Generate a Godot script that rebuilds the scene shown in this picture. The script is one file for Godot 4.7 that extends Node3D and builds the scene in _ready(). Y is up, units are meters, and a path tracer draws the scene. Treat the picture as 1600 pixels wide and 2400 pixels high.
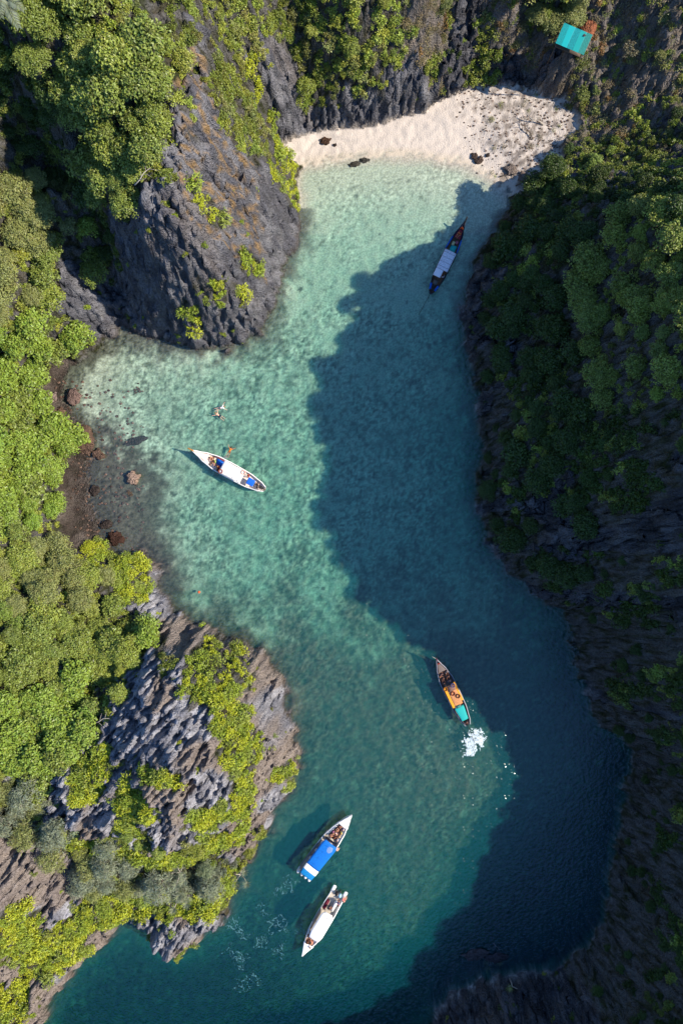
extends Node3D
# A drone view straight down on a small karst lagoon: cliffs, forest, a beach, boats and bathers.

const STEP := 0.28
const NX := 416
const NZ := 602
const X0 := -58.1
const Z0 := -84.2
const CS := 1.3
const CNX := 119
const CNZ := 163
const CX0 := -77.0
const CZ0 := -105.0
# the surveyed depths are optical; seen through the surface the bed lies at this share of them
const SHOAL := 0.4
enum {ROCK, TAN, FOREST, OLIVE, DARK, YELLOW, SCRUB, VINE, SILVER, SAND, MUD, BRIGHT, NONE}

var SHORE := PackedFloat32Array([
	-6.13, -52.1, -3.23, -52.8, 0, -53.3, 3.87, -53.7, 7.74, -53.8, 12.9, -53.5, 18.1, -52.5, 21.3, -51, 24.2, -49, 25.8, -46.6, 23.9, -43.5, 21.6, -40.3,
	19.7, -36.1, 18.6, -32.9, 18.2, -28.4, 19, -23.9, 20.1, -19.4, 20.6, -15.5, 21, -10.3, 20.6, -5.81, 20.5, -1.29, 21.6, 3.23, 23.5, 7.1, 26.5, 10.3,
	29.8, 12.9, 33.4, 15.2, 34.6, 18.1, 35.2, 21.9, 36.5, 25.8, 37.7, 29.7, 39, 32.3, 41.9, 33.7, 43.5, 34.8, 43.7, 38.1, 42.8, 41.9, 42.5, 45.2,
	41.7, 49, 41, 54.2, 40.3, 58.1, 39.2, 61.9, 36.8, 65.5, 32.9, 68.5, 28.4, 69.4, 24.5, 70, 20, 71, 16.1, 72.9, 14.2, 76.8, 12.9, 82.6,
	10.3, 91.6, -6.45, 96.8, -64.5, 96.8, -55.5, 83.9, -47.1, 79.4, -45.2, 77.1, -43.2, 73.2, -39.5, 67.9, -35.5, 64.8, -32.3, 61.3, -30.8, 60.8, -29.8, 61.9,
	-28.9, 62.7, -27.9, 64.8, -26.1, 65.9, -23.7, 66.2, -21.3, 64.3, -17.7, 61.4, -16.3, 58.8, -15.7, 55.8, -13.7, 51.9, -11.7, 49.2, -10.5, 46.1, -8.9, 43.1,
	-7.1, 40.8, -6.58, 36.3, -7.1, 32.3, -8.26, 28.4, -9.35, 24.5, -11.5, 21.6, -14.3, 19.4, -18.6, 18.2, -21.6, 16.8, -24.8, 15.5, -25.7, 13.9, -27, 11.6,
	-27.9, 7.42, -29.9, 5.81, -32.3, 6.45, -34.3, 6.77, -35.5, 4, -36.6, 1.29, -37.7, -2.26, -38.2, -5.16, -37.8, -7.74, -38.4, -11, -40, -13.9, -41.3, -16.1,
	-41.9, -17.7, -42.1, -20, -41.3, -21.8, -38.1, -23.7, -35.8, -25.5, -32.9, -27.7, -31, -27, -27.7, -25.9, -23.9, -25.4, -20.3, -24.6, -17.7, -24.4, -15.5, -25.7,
	-11.7, -27.6, -10.3, -30.6, -9.35, -34.7, -8.26, -37.5, -7.1, -40, -6.26, -43.9, -6.32, -47.1, -7.1, -50])
var LAND := PackedFloat32Array([
	-31.8, -47.6, 38, -27.3, -47.8, 36, -21, -47, 36, -16.7, -47.4, 33, -14.1, -48.7, 29, -12, -54.1, 23, -9.81, -55.6, 16, -8.83, -57.1, 9,
	-10.5, -49.5, 19, -14.6, -43.6, 29, -15.3, -38, 29, -16.4, -34.3, 28, -18.3, -30.9, 26, -20, -28.1, 23, -11.3, -43.7, 21, -9.42, -48.3, 9,
	-10, -39, 14, -8.9, -39.3, 5, -12.9, -32.3, 17, -15.6, -29.1, 20, -11.5, -30.6, 9, -15.8, -27.1, 13, -19.6, -26.2, 16, -16, -25.8, 5,
	-22.7, -25.8, 5, -28.2, -26.9, 3, -8.9, -54, 5, -8.46, -47.6, 3, -18.4, -39.5, 33, -21.6, -41.1, 34, -25.9, -45.4, 34, -20.6, -35.7, 30,
	-22.7, -32.8, 26, -23.9, -31.2, 20, -30.3, -41.1, 34, -33.8, -38.7, 32, -27.4, -38.9, 30, -28.9, -40.5, 19, -36.6, -42.3, 13, -33.6, -40, 9,
	-32.2, -36.5, 6, -31.6, -32.2, 4, -34.1, -30.4, 4, -27.7, -29.4, 9, -40.5, -39.5, 19, -37.7, -37.7, 17, -40.9, -32.7, 16, -36.6, -32.7, 13,
	-36.5, -29.4, 9, -42.2, -25.6, 12, -39.9, -24.6, 5, -37.9, -26.9, 3, -46.8, -20.7, 6, -45.9, -15.5, 4, -43.6, -11.2, 3.5, -41.1, -9.49, 2,
	-39.2, -12.8, 0.5, -38.9, -3.86, 0.4, -37, 1.93, 0.3, -40.9, -1.92, 0.9, -40.6, 3.2, 0.9, -45.4, -6.14, 5, -47.5, -12, 7, -44.5, 3.01, 7,
	-39.5, 9.11, 6, -34.7, 8.68, 4, -31.3, 8.77, 3, -44.9, 11.7, 10, -35.7, 17.9, 8, -29.1, 15.5, 4, -40.8, 23.3, 10, -32.5, 22.8, 7,
	-44.9, 28.8, 11, -38.3, 29.4, 9, -41.7, 35.7, 8, -44.6, 41.7, 8, -35.9, 27, 5, -26.8, 25.1, 12, -21.1, 20.5, 12, -17.1, 22.8, 12,
	-15.2, 28.2, 13, -27.6, 30.3, 15, -21.5, 29.6, 17, -17.4, 32.7, 16, -21.8, 37.1, 16, -27.6, 37.5, 15, -36.1, 37.2, 13, -34.6, 42.1, 11,
	-22.5, 43.4, 13, -15.8, 39.5, 13, -29.8, 47.3, 8, -12.2, 24.3, 6, -9.72, 30.4, 6, -9.21, 36.8, 5, -12.8, 42.5, 6, -14.7, 47.9, 5,
	-27.3, 51.6, 6, -21, 51.1, 7, -17.2, 52.2, 5, -23.3, 58.3, 5, -18.6, 57, 4, -33.1, 49.3, 7, -31, 54.6, 4, -38.7, 47.6, 8,
	-41.7, 52.4, 8, -43.2, 49, 11, -45.1, 53.6, 13, -39.5, 57.7, 6, -35.6, 57.1, 5, -43, 63.2, 5, -46.8, 65.6, 6, -49.1, 70.6, 5,
	-46.9, 53.2, 18, -49.1, 39, 14, -50.2, 16.7, 14, -50.7, -11.3, 13, -46.7, -30.4, 22, -39.8, -43.2, 34, -28.5, -52.9, 38, -13, -56.2, 34,
	-28.3, 10.7, 2.5, -26.3, 13.8, 3, -22.1, 16.6, 5, -5.01, -58.8, 3, 0, -58.5, 3.5, 5.01, -57.9, 3, 9.4, -58.6, 3, -3.01, -60.7, 7,
	2.99, -60.4, 7.5, 9.02, -61.3, 7, 13, -61.7, 4, -5.7, -62.7, 12, 0, -62.9, 12.5, 5.64, -63.1, 13, 11.4, -63.8, 12, 16.5, -64.8, 9,
	18.7, -64.5, 3.5, 22.3, -65.1, 4, 22.6, -66.6, 8, 27.2, -66.5, 6.5, 28, -64.2, 3.5, 32.6, -66.5, 6.5, 35.3, -63.6, 9, 33.1, -62.6, 5,
	38.4, -60.8, 4, 34.6, -59.8, 2.5, 41.7, -62.5, 8, 42.8, -63.1, 13, 43, -57.7, 5, -8.72, -59.9, 16, -11.4, -57.4, 24, 0, -63.4, 18,
	10.8, -64.1, 17, 22.5, -67.1, 13, 32.3, -63.6, 17, 46.4, -59.5, 8, 0, -64.3, 27, 26.6, -71.9, 18, 50.2, -64.1, 14, -3.84, -56.9, 0.7,
	3.84, -55.4, 0.7, 10.2, -55.6, 1, 15.9, -58.8, 1.5, 18.9, -61.6, 2.2, 23.9, -61.4, 2.4, 28.4, -60.3, 2.2, 24.2, -55.5, 1.2, 30.5, -55.9, 1.5,
	25.7, -51.3, 0.6, 27.6, -47.9, 5, 30.1, -45.1, 7, 23.8, -35.7, 8, 21.3, -27.3, 6, 25.9, -23.1, 11, 22.4, -14.7, 9, 27.9, -11.1, 14,
	22.6, -2.98, 8, 24.3, 3.04, 6, 30.7, -2.79, 14, 29.4, 8.83, 9, 33.1, 5.51, 15, 34.5, 17.9, 8, 37.9, 23.3, 10, 40.8, 32, 10,
	41.9, 40.8, 10, 40.5, 50.6, 8, 39.5, 60.8, 6, 42.4, 50.2, 14, 21.7, 71.3, 4, 31, 70.1, 4, 26.5, 71.2, 9, 35.7, 68.4, 8,
	37, -36.3, 25, 29.5, -41.9, 8, 36, -30, 32, 35.5, -18.3, 34.5, 35.5, -11.8, 34.5, 35.5, -2.03, 33.3, 36.5, 3.9, 33, 32, -29.5, 18,
	31.5, -19.3, 19, 31.5, -12.3, 19, 31.5, -3.48, 18, 33, 3.74, 19, 37, 9.44, 30.5, 40, 15.3, 31, 43, 20.5, 31, 46, 26.7, 28,
	48, 32.8, 24, 50, 39.1, 21, 52, 44.7, 20, 53, 51.1, 27, 53, 60.3, 30.5, 54, 67, 31, 35, 75, 23, 35, 80, 32,
	30, 87, 38, 62, -22.5, 31, 62, 7.9, 33, 66, 47.2, 30, 70, 70, 50, 80, 30.4, 44, 64, -52, 10, 0, 104, 42,
	30, 100, 52, 55, 90, 54])  # tallest heights, out of view south and east, are raised to cut off skylight
var DEPTH := PackedFloat32Array([
	-5.16, -50.3, 0.3, 0, -50.3, 0.35, 9.68, -50.3, 0.4, 18.1, -49.7, 0.35, 22.6, -48.4, 0.25, -4.52, -45.2, 1.2, 3.23, -45.2, 1.3, 12.9, -45.2, 1.2,
	19.4, -41.3, 1.4, -5.16, -37.4, 1.8, 3.23, -35.5, 1.9, 12.9, -32.3, 2.2, -6.45, -31, 1.8, -6.45, -22.6, 2.1, 6.45, -19.4, 3, 16.1, -19.4, 3.2,
	-12.9, -22.6, 2, -22.6, -22.6, 1.6, -30.3, -23.9, 1, -37.4, -22.6, 0.3, -38.7, -19.4, 0.35, -32.3, -16.1, 1.1, -29, -9.68, 1.1, -34.8, -6.45, 0.4,
	-32.3, 0, 0.5, -22.6, -12.9, 2, -16.1, -7.74, 2.6, -24.5, 0, 2.2, -12.9, 0, 3, 0, -3.23, 3, 12.9, -3.23, 3.6, -25.8, 6.45, 1.7,
	-16.1, 9.68, 2.8, -6.45, 9.68, 3.2, 9.68, 9.68, 4, 22.6, 11.6, 4, -9.68, 19.4, 3.4, 0, 19.4, 3.8, 12.9, 25.8, 4.2, 29, 22.6, 6,
	-4.52, 29, 4, 0, 41.9, 5, -5.16, 38.7, 5.5, 9.68, 41.9, 4.4, 19.4, 41.9, 3.8, 35.5, 38.7, 8, -1.29, 51.6, 6, 12.9, 51.6, 5,
	25.8, 54.8, 9, -7.74, 54.8, 7.5, 0, 64.5, 7, 12.9, 64.5, 5.5, -12.9, 64.5, 9, -22.6, 69.7, 11, -32.3, 67.7, 10, -38.7, 74.2, 11,
	-9.68, 74.2, 10, 3.23, 74.2, 9, -19.4, 83.9, 12, 12.9, 83.9, 10, -71, 96.8, 12, -26.5, -3.23, 1, -30.3, 5.81, 0.5, 18.4, -25.8, 5.5,
	19.7, -16.1, 7, 19.7, -4.52, 7, 22.6, 5.81, 7, 31, 14.8, 8, 34.2, 24.5, 10, 40.6, 36.1, 12, 41.3, 41.9, 12, 39.4, 51.6, 14,
	37.4, 61.3, 15, 31.6, 65.8, 15, 24.5, 67.7, 14, 16.8, 70.3, 12])  # east shore depths increased to paint the cliff's shade into the water
var COVER := PackedFloat32Array([
	2, -30.7, -46, 11.4, 10.1, 0, 7, -16.9, -44.5, 6.67, 11.6, 0, 2, -23.2, -36.2, 7.42, 10.2, 0, 4, -36.1, -42.5, 6.99, 5.24, 30,
	4, -32.5, -36.8, 3.68, 9.82, 0, 11, -38.9, -38.9, 6.31, 3.68, 0, 3, -39.3, -31.2, 7, 10.2, 0, 2, -36.5, -28.5, 4.56, 6.84, 0,
	11, -38.3, -24.9, 5.47, 4.25, 0, 11, -45.1, -16.8, 7.82, 6.61, 0, 11, -43.1, -8.51, 7.9, 6.68, 0, 11, -43.6, 0, 6.48, 7.07, 0,
	8, -38.2, 1.88, 3.76, 4.38, 0, 2, -38.3, 13, 14.7, 9.42, 20, 3, -40.8, 11.7, 8.74, 7.57, 0, 11, -29.2, 16.4, 5.47, 4.86, 0,
	11, -42.2, 25.6, 10.3, 6.84, 0, 2, -39.6, 17.5, 10.5, 4.66, 0, 11, -37.9, 32.6, 6.99, 5.24, 0, 8, -41.9, 42.5, 9.9, 6.41, 0,
	8, -33.1, 49.3, 9.02, 5.41, 20, 7, -9.7, -58.2, 7, 11.9, 0, 7, -10.8, -51.2, 3.23, 5.93, -15, 7, 2.88, -63.4, 15, 8.64, 0,
	7, -5.64, -64.3, 8.46, 7.33, 0, 6, 14.3, -64.3, 6.55, 8.33, 0, 6, 33.4, -60.8, 17, 7.9, 0, 6, 26.8, -67.8, 14.3, 5.95, 0,
	3, 29.8, -69.6, 5.36, 2.68, 0, 6, 38.8, -65, 7.98, 6.27, 0, 7, 42.5, -50.7, 8.16, 3.5, -10, 4, 30.5, -30.1, 15.5, 11.3, 0,
	4, 26.5, -40, 9.42, 7.65, -30, 4, 28.3, -17.1, 14.7, 12.2, 0, 4, 32.4, -13, 4.75, 10.8, 0, 2, 33.3, -28.1, 3.07, 7.02, 0,
	2, 33.8, -19.3, 3.07, 13.2, 0, 4, 29.7, -5.49, 6.86, 7.32, 0, 4, 37.9, 13.9, 8.92, 7.25, 0, 4, 42.2, 39.9, 7.98, 34.2, 0,
	0, -13.1, -34.9, 5.99, 14.2, 12, 0, -13.3, -45.7, 2.62, 7.14, -10, 0, -9.52, -40.5, 4.17, 8.93, 10, 0, -18.6, -28.2, 6.76, 7.33, 0,
	0, -34.8, -29.1, 3.8, 3.8, 0, 0, -27.4, -29.8, 5.36, 6.55, 0, 0, 2.51, -57.3, 12.5, 2.51, 0, 0, -7.82, -58, 2.41, 3.61, 0,
	0, 16.9, -65.8, 2.04, 5.24, 0, 0, 21.9, -63.3, 7.52, 2.19, 0, 0, 9.92, -58.9, 4.96, 3.1, -20, 0, 20.3, -27, 4.3, 11.7, -5,
	0, 21.2, -13, 3.53, 9.42, 0, 0, 23.3, -1.75, 5.24, 7.57, 0, 0, 30.4, 1.01, 11.7, 6.6, 10, 0, 31.5, 7.74, 11.9, 4.76, 0,
	0, 33.8, -0.91, 4.12, 6.4, 0, 0, 37.7, 26.7, 3.65, 6.68, 0, 0, 41.7, 38.8, 1.38, 6.89, 0, 0, 39.1, 55.1, 1.57, 10, 8,
	4, 37.5, 19.6, 5.95, 7.14, -20, 4, 44.3, 49.5, 8.16, 23.3, 0, 4, 40.3, 66.4, 7.44, 4.96, 0, 4, 43.3, 31.9, 5.7, 6.84, 0,
	0, 25.1, 73.3, 16.3, 4.38, 0, 0, -23.2, 30.9, 10.5, 12.7, 30, 0, -34.2, 38.8, 5.7, 5.13, 0, 0, -19.3, 37.5, 7.17, 6.06, 0,
	1, -11.7, 27.6, 5.52, 13.5, -8, 1, -18.6, 17.4, 6.82, 3.72, 10, 1, -12.3, 41.7, 3.68, 7.98, 25, 1, -16.1, 52.7, 2.48, 6.82, 20,
	1, -43.6, 51.8, 6.48, 7.65, -30, 1, -37.6, 64.5, 3.76, 8.14, 40, 1, -45.9, 70.1, 5.58, 7.44, 40, 0, -23.2, 61.4, 6.89, 2.82, 0,
	0, -27.8, 10.8, 3.8, 5.69, -20, 5, -9.21, -52.8, 2.33, 2.76, 0, 5, -8.27, -47.6, 2, 3.45, 0, 5, -10.5, -54.2, 1.75, 3.5, -10,
	5, -15.7, -35.5, 1.27, 1.27, 0, 5, -17.9, -29.1, 1.46, 0.73, 0, 5, -12.4, -33.3, 1.24, 1.41, 0, 5, -16.5, -29, 0.96, 0.75, 0,
	5, -13.9, -29.8, 0.78, 0.67, 0, 5, -20.8, -27.2, 1.06, 1.06, 0, 5, -31, 9.92, 2.48, 3.41, -15, 5, -36.3, 6.26, 2.82, 2.51, 20,
	5, -17.1, 22.8, 4.27, 3.42, 0, 5, -14, 30.3, 2.33, 5.24, -15, 5, -13.7, 38.7, 1.31, 4.17, 5, 5, -33.3, 35, 2.54, 3.95, 30,
	5, -27, 38.6, 2.76, 3.31, 0, 5, -22.9, 33.2, 2.72, 1.36, 0, 5, -17.5, 40.6, 2.82, 1.97, -20, 5, -8.99, 38.1, 1.36, 1.36, 0,
	5, -19, 19.6, 2.08, 1.79, 0, 5, -27.7, 47.1, 10.6, 1.65, 10, 5, -18, 47.2, 4.21, 1.8, -25, 7, -22.8, 52.3, 7.82, 3.61, 0,
	8, -21.6, 53.5, 7.22, 4.21, 0, 5, -23.1, 56.5, 7.9, 2.43, 5, 5, -17.1, 56.4, 1.86, 3.72, 15, 5, -35, 58.3, 6.14, 3.07, -30,
	5, -41.5, 63.9, 4.96, 3.72, -30, 5, -45.3, 58.9, 3.53, 5.3, 0, 5, -48.4, 71.3, 3.72, 3.72, 0, 7, -12.3, -49.8, 2.57, 6.16, 0,
	5, 20.7, -63.8, 2.73, 2.43, 0, 4, 23.9, 2.46, 3.68, 2.76, 10, 4, 22.1, -8.16, 3.5, 6.99, 10, 4, 25.6, -11.1, 3.9, 8.92, 0,
	4, 23.6, -28.3, 3.53, 3.53, 0, 4, 21.4, -20.8, 1.79, 2.98, 0, 4, 32.4, -2.35, 2.82, 4.7, 10, 4, 35.5, 7.1, 5.58, 2.54, -15,
	4, 26.7, -47.1, 4.34, 2.48, -30, 4, 27.6, 7.98, 3.38, 2.46, 30, 4, 37.7, 20, 4.12, 2.94, 0, 9, 3.21, -54.8, 12.8, 3.08, -2,
	9, 13.4, -56, 12.8, 3.97, -8, 9, 20.2, -59.2, 9.49, 3.92, -12, 9, 25.3, -58.8, 7.59, 3.92, 10, 9, 24.3, -54.3, 8.94, 4.47, 15,
	9, 29.9, -57.9, 5.09, 3.81, 0, 9, 25.7, -50.1, 3.21, 2.57, 0, 10, -38.9, -2.57, 3.22, 8.36, 0, 10, -41.2, -18, 3.22, 5.15, 0])


var rng := RandomNumberGenerator.new()
var c_h := PackedFloat32Array()
var c_w := PackedFloat32Array()
var c_d := PackedFloat32Array()
var hs := PackedFloat32Array()
var shore_d := PackedFloat32Array()
var kinds := PackedByteArray()
var mats := {}
var taken := {}


func _ready():
	rng.seed = 20417
	# ---- camera, sky, sun, exposure
	var cam := Camera3D.new()
	cam.name = "camera"
	cam.position = Vector3(0, 103, 0)
	cam.rotation_degrees = Vector3(-90, 0, 0)
	cam.fov = 73.86
	cam.near = 0.5
	cam.far = 6000
	add_child(cam)
	var env := Environment.new()
	env.background_mode = Environment.BG_SKY
	var sm := ProceduralSkyMaterial.new()
	sm.sky_top_color = Color(0.30, 0.43, 0.62)
	sm.sky_horizon_color = Color(0.48, 0.58, 0.70)
	sm.sky_curve = 0.12
	sm.ground_bottom_color = Color(0.1, 0.16, 0.18)
	sm.ground_horizon_color = Color(0.4, 0.48, 0.55)
	sm.sky_energy_multiplier = 1.25
	var sky := Sky.new()
	sky.sky_material = sm
	env.sky = sky
	env.tonemap_mode = Environment.TONE_MAPPER_LINEAR
	env.tonemap_exposure = 1.65
	env.sdfgi_enabled = true
	env.ssao_enabled = true
	env.ssil_enabled = true
	var we := WorldEnvironment.new()
	we.name = "world_environment"
	we.environment = env
	add_child(we)
	var sun := DirectionalLight3D.new()
	sun.name = "sun"
	sun.light_energy = 1.6
	sun.light_color = Color(1.0, 0.96, 0.90)
	sun.light_angular_distance = 0.55
	sun.shadow_enabled = true
	sun.sky_mode = DirectionalLight3D.SKY_MODE_LIGHT_ONLY
	sun.look_at_from_position(Vector3.ZERO, -Vector3(0.7295, 0.682, 0.051), Vector3.UP)
	add_child(sun)
	# ---- the lie of the land
	make_materials()
	survey()
	build_terrain()
	build_water()
	# ---- plants, rocks, boats, people
	plant_everything()
	build_rocks()
	build_hut()
	build_boats()
	build_swimmers()
	build_foam()
	build_driftwood()


# ================= names and tags
func numbered(called: String) -> String:
	var n: int = taken.get(called, 0)
	taken[called] = n + 1
	return called if n == 0 else "%s_%03d" % [called, n]


func tag(o: Node, label: String, category := "", group := "", kind := ""):
	if label: o.set_meta("label", label)
	if category: o.set_meta("category", category)
	if group: o.set_meta("group", group)
	if kind: o.set_meta("kind", kind)
	return o


func thing(called: String, at: Vector3, turn := 0.0) -> Node3D:
	var o := Node3D.new()
	o.name = numbered(called)
	o.position = at
	o.rotation.y = turn
	add_child(o)
	return o


func put(called: String, mesh: Mesh, mat: Material, parent: Node = self) -> MeshInstance3D:
	var o := MeshInstance3D.new()
	o.name = numbered(called) if parent == self else called
	o.mesh = mesh
	o.material_override = mat
	parent.add_child(o, true)
	return o


# ================= materials
func lin(r: float, g: float, b: float) -> Color:
	return Color(r, g, b).linear_to_srgb()


func flat_mat(called: String, c: Color, rough := 0.7, vcol := false) -> StandardMaterial3D:
	var m := StandardMaterial3D.new()
	m.resource_name = called
	m.albedo_color = c
	m.roughness = rough
	m.metallic_specular = 0.35
	m.vertex_color_use_as_albedo = vcol
	mats[called] = m
	return m


func noise_tex(freq: float, lo: float, hi: float, octaves := 4, kind := FastNoiseLite.TYPE_SIMPLEX, seed_ := 1, fractal := FastNoiseLite.FRACTAL_FBM) -> NoiseTexture2D:
	var n := FastNoiseLite.new()
	n.noise_type = kind
	n.seed = seed_
	n.frequency = freq
	n.fractal_type = fractal
	n.fractal_octaves = octaves
	var t := NoiseTexture2D.new()
	t.width = 512
	t.height = 512
	t.seamless = true
	t.noise = n
	var g := Gradient.new()
	g.set_color(0, Color(lo, lo, lo))
	g.set_color(1, Color(hi, hi, hi))
	t.color_ramp = g
	return t


func make_materials():
	var rock := flat_mat("karst_rock", Color.WHITE, 0.92, true)
	rock.metallic_specular = 0.2
	rock.albedo_texture = noise_tex(0.016, 0.62, 1.0, 5, FastNoiseLite.TYPE_SIMPLEX, 4, FastNoiseLite.FRACTAL_RIDGED)
	rock.heightmap_enabled = true
	rock.heightmap_texture = noise_tex(0.022, 0.0, 1.0, 5, FastNoiseLite.TYPE_SIMPLEX, 7, FastNoiseLite.FRACTAL_RIDGED)
	rock.heightmap_scale = 38.0
	rock.uv1_triplanar = true
	rock.uv1_world_triplanar = true
	rock.uv1_scale = Vector3(0.16, 0.12, 0.16)
	var sand := flat_mat("sand", Color.WHITE, 0.95, true)
	sand.metallic_specular = 0.15
	sand.albedo_texture = noise_tex(0.05, 0.86, 1.0, 5, FastNoiseLite.TYPE_SIMPLEX, 14)
	sand.heightmap_enabled = true
	sand.heightmap_texture = noise_tex(0.03, 0.0, 1.0, 4, FastNoiseLite.TYPE_SIMPLEX, 17)
	sand.heightmap_scale = 6.0
	sand.uv1_triplanar = true
	sand.uv1_world_triplanar = true
	sand.uv1_scale = Vector3(0.2, 0.2, 0.2)
	var bed := flat_mat("seabed", Color.WHITE, 1.0, true)
	bed.metallic_specular = 0.0
	bed.albedo_texture = noise_tex(0.05, 0.74, 1.04, 4, FastNoiseLite.TYPE_SIMPLEX, 24)
	bed.uv1_triplanar = true
	bed.uv1_world_triplanar = true
	bed.uv1_scale = Vector3(0.09, 0.09, 0.09)
	# each kind of leaf
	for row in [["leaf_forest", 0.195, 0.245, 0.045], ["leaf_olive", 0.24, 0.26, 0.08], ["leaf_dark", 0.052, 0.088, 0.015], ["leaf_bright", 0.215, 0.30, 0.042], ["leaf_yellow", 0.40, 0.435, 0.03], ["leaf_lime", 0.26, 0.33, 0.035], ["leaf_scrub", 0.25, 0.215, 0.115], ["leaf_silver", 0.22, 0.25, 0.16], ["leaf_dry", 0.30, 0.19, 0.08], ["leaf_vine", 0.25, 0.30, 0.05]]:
		var m := flat_mat(row[0], lin(row[1], row[2], row[3]), 0.42, true)
		m.metallic_specular = 0.4
		m.backlight_enabled = true
		m.backlight = Color(0.45, 0.5, 0.2)
	flat_mat("bark", lin(0.12, 0.09, 0.065), 0.9)
	flat_mat("dead_wood", lin(0.36, 0.32, 0.27), 0.9)
	var body := flat_mat("water_body", Color.WHITE, 1.0, true)
	body.metallic_specular = 0.0
	body.transparency = BaseMaterial3D.TRANSPARENCY_ALPHA
	var skin := flat_mat("water_surface", Color(1, 1, 1, 0.0), 0.17)
	skin.metallic_specular = 0.5
	skin.transparency = BaseMaterial3D.TRANSPARENCY_ALPHA
	skin.normal_enabled = true
	var rip := noise_tex(0.016, 0.0, 1.0, 2, FastNoiseLite.TYPE_SIMPLEX, 33)
	rip.as_normal_map = true
	rip.bump_strength = 10.0
	rip.color_ramp = null
	skin.normal_texture = rip
	skin.normal_scale = 0.6
	skin.uv1_triplanar = true
	skin.uv1_world_triplanar = true
	skin.uv1_scale = Vector3(0.16, 0.16, 0.21)


# ================= survey: height, shoreline distance and depth on a coarse grid
func rbf(pts: PackedFloat32Array, soft: float) -> PackedFloat64Array:
	var n := pts.size() / 3
	var rows := []
	for i in n:
		var row := PackedFloat64Array()
		row.resize(n + 1)
		var xi := pts[i * 3]
		var zi := pts[i * 3 + 1]
		for j in n:
			var dx := xi - pts[j * 3]
			var dz := zi - pts[j * 3 + 1]
			row[j] = -sqrt(dx * dx + dz * dz)
		row[i] += soft
		row[n] = pts[i * 3 + 2]
		rows.append(row)
	for k in n:
		var best := k
		for i in range(k + 1, n):
			if absf(rows[i][k]) > absf(rows[best][k]): best = i
		var tmp = rows[k]
		rows[k] = rows[best]
		rows[best] = tmp
		var pk: PackedFloat64Array = rows[k]
		var inv := 1.0 / pk[k]
		for i in range(k + 1, n):
			var ri: PackedFloat64Array = rows[i]
			var f := ri[k] * inv
			if f != 0.0:
				for j in range(k, n + 1): ri[j] -= f * pk[j]
				rows[i] = ri
	var w := PackedFloat64Array()
	w.resize(n)
	for k in range(n - 1, -1, -1):
		var s: float = rows[k][n]
		for j in range(k + 1, n): s -= rows[k][j] * w[j]
		w[k] = s / rows[k][k]
	return w


func rbf_grid(pts: PackedFloat32Array, w: PackedFloat64Array) -> PackedFloat32Array:
	var out := PackedFloat32Array()
	out.resize(CNX * CNZ)
	var n := w.size()
	var px := PackedFloat32Array()
	var pz := PackedFloat32Array()
	for i in n:
		px.append(pts[i * 3])
		pz.append(pts[i * 3 + 1])
	for j in CNZ:
		var z := CZ0 + j * CS
		for i in CNX:
			var x := CX0 + i * CS
			var s := 0.0
			for k in n:
				var dx := x - px[k]
				var dz := z - pz[k]
				s -= w[k] * sqrt(dx * dx + dz * dz)
			out[j * CNX + i] = s
	return out


func shore_grid() -> PackedFloat32Array:
	var out := PackedFloat32Array()
	out.resize(CNX * CNZ)
	var n := SHORE.size() / 2
	var ax := PackedFloat32Array()
	var az := PackedFloat32Array()
	for i in n:
		ax.append(SHORE[i * 2])
		az.append(SHORE[i * 2 + 1])
	for j in CNZ:
		var z := CZ0 + j * CS
		for i in CNX:
			var x := CX0 + i * CS
			var best := 1e9
			var inside := false
			var k2 := n - 1
			for k in n:
				var x1 := ax[k2]
				var z1 := az[k2]
				var ex := ax[k] - x1
				var ez := az[k] - z1
				var t := clampf(((x - x1) * ex + (z - z1) * ez) / (ex * ex + ez * ez), 0.0, 1.0)
				var dx := x - x1 - ex * t
				var dz := z - z1 - ez * t
				best = minf(best, dx * dx + dz * dz)
				if (az[k] > z) != (z1 > z) and x < ex * (z - z1) / ez + x1: inside = not inside
				k2 = k
			out[j * CNX + i] = -sqrt(best) if inside else sqrt(best)
	return out


func coarse(a: PackedFloat32Array, x: float, z: float) -> float:
	var u := clampf((x - CX0) / CS, 0.0, CNX - 1.001)
	var v := clampf((z - CZ0) / CS, 0.0, CNZ - 1.001)
	var i := int(u)
	var j := int(v)
	u -= i
	v -= j
	var k := j * CNX + i
	return (a[k] * (1.0 - u) + a[k + 1] * u) * (1.0 - v) + (a[k + CNX] * (1.0 - u) + a[k + CNX + 1] * u) * v


func fnl(freq: float, octaves: int, seed_: int, fractal := FastNoiseLite.FRACTAL_FBM) -> FastNoiseLite:
	var n := FastNoiseLite.new()
	n.noise_type = FastNoiseLite.TYPE_SIMPLEX
	n.frequency = freq
	n.seed = seed_
	n.fractal_type = fractal if octaves > 1 else FastNoiseLite.FRACTAL_NONE
	n.fractal_octaves = octaves
	return n


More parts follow.
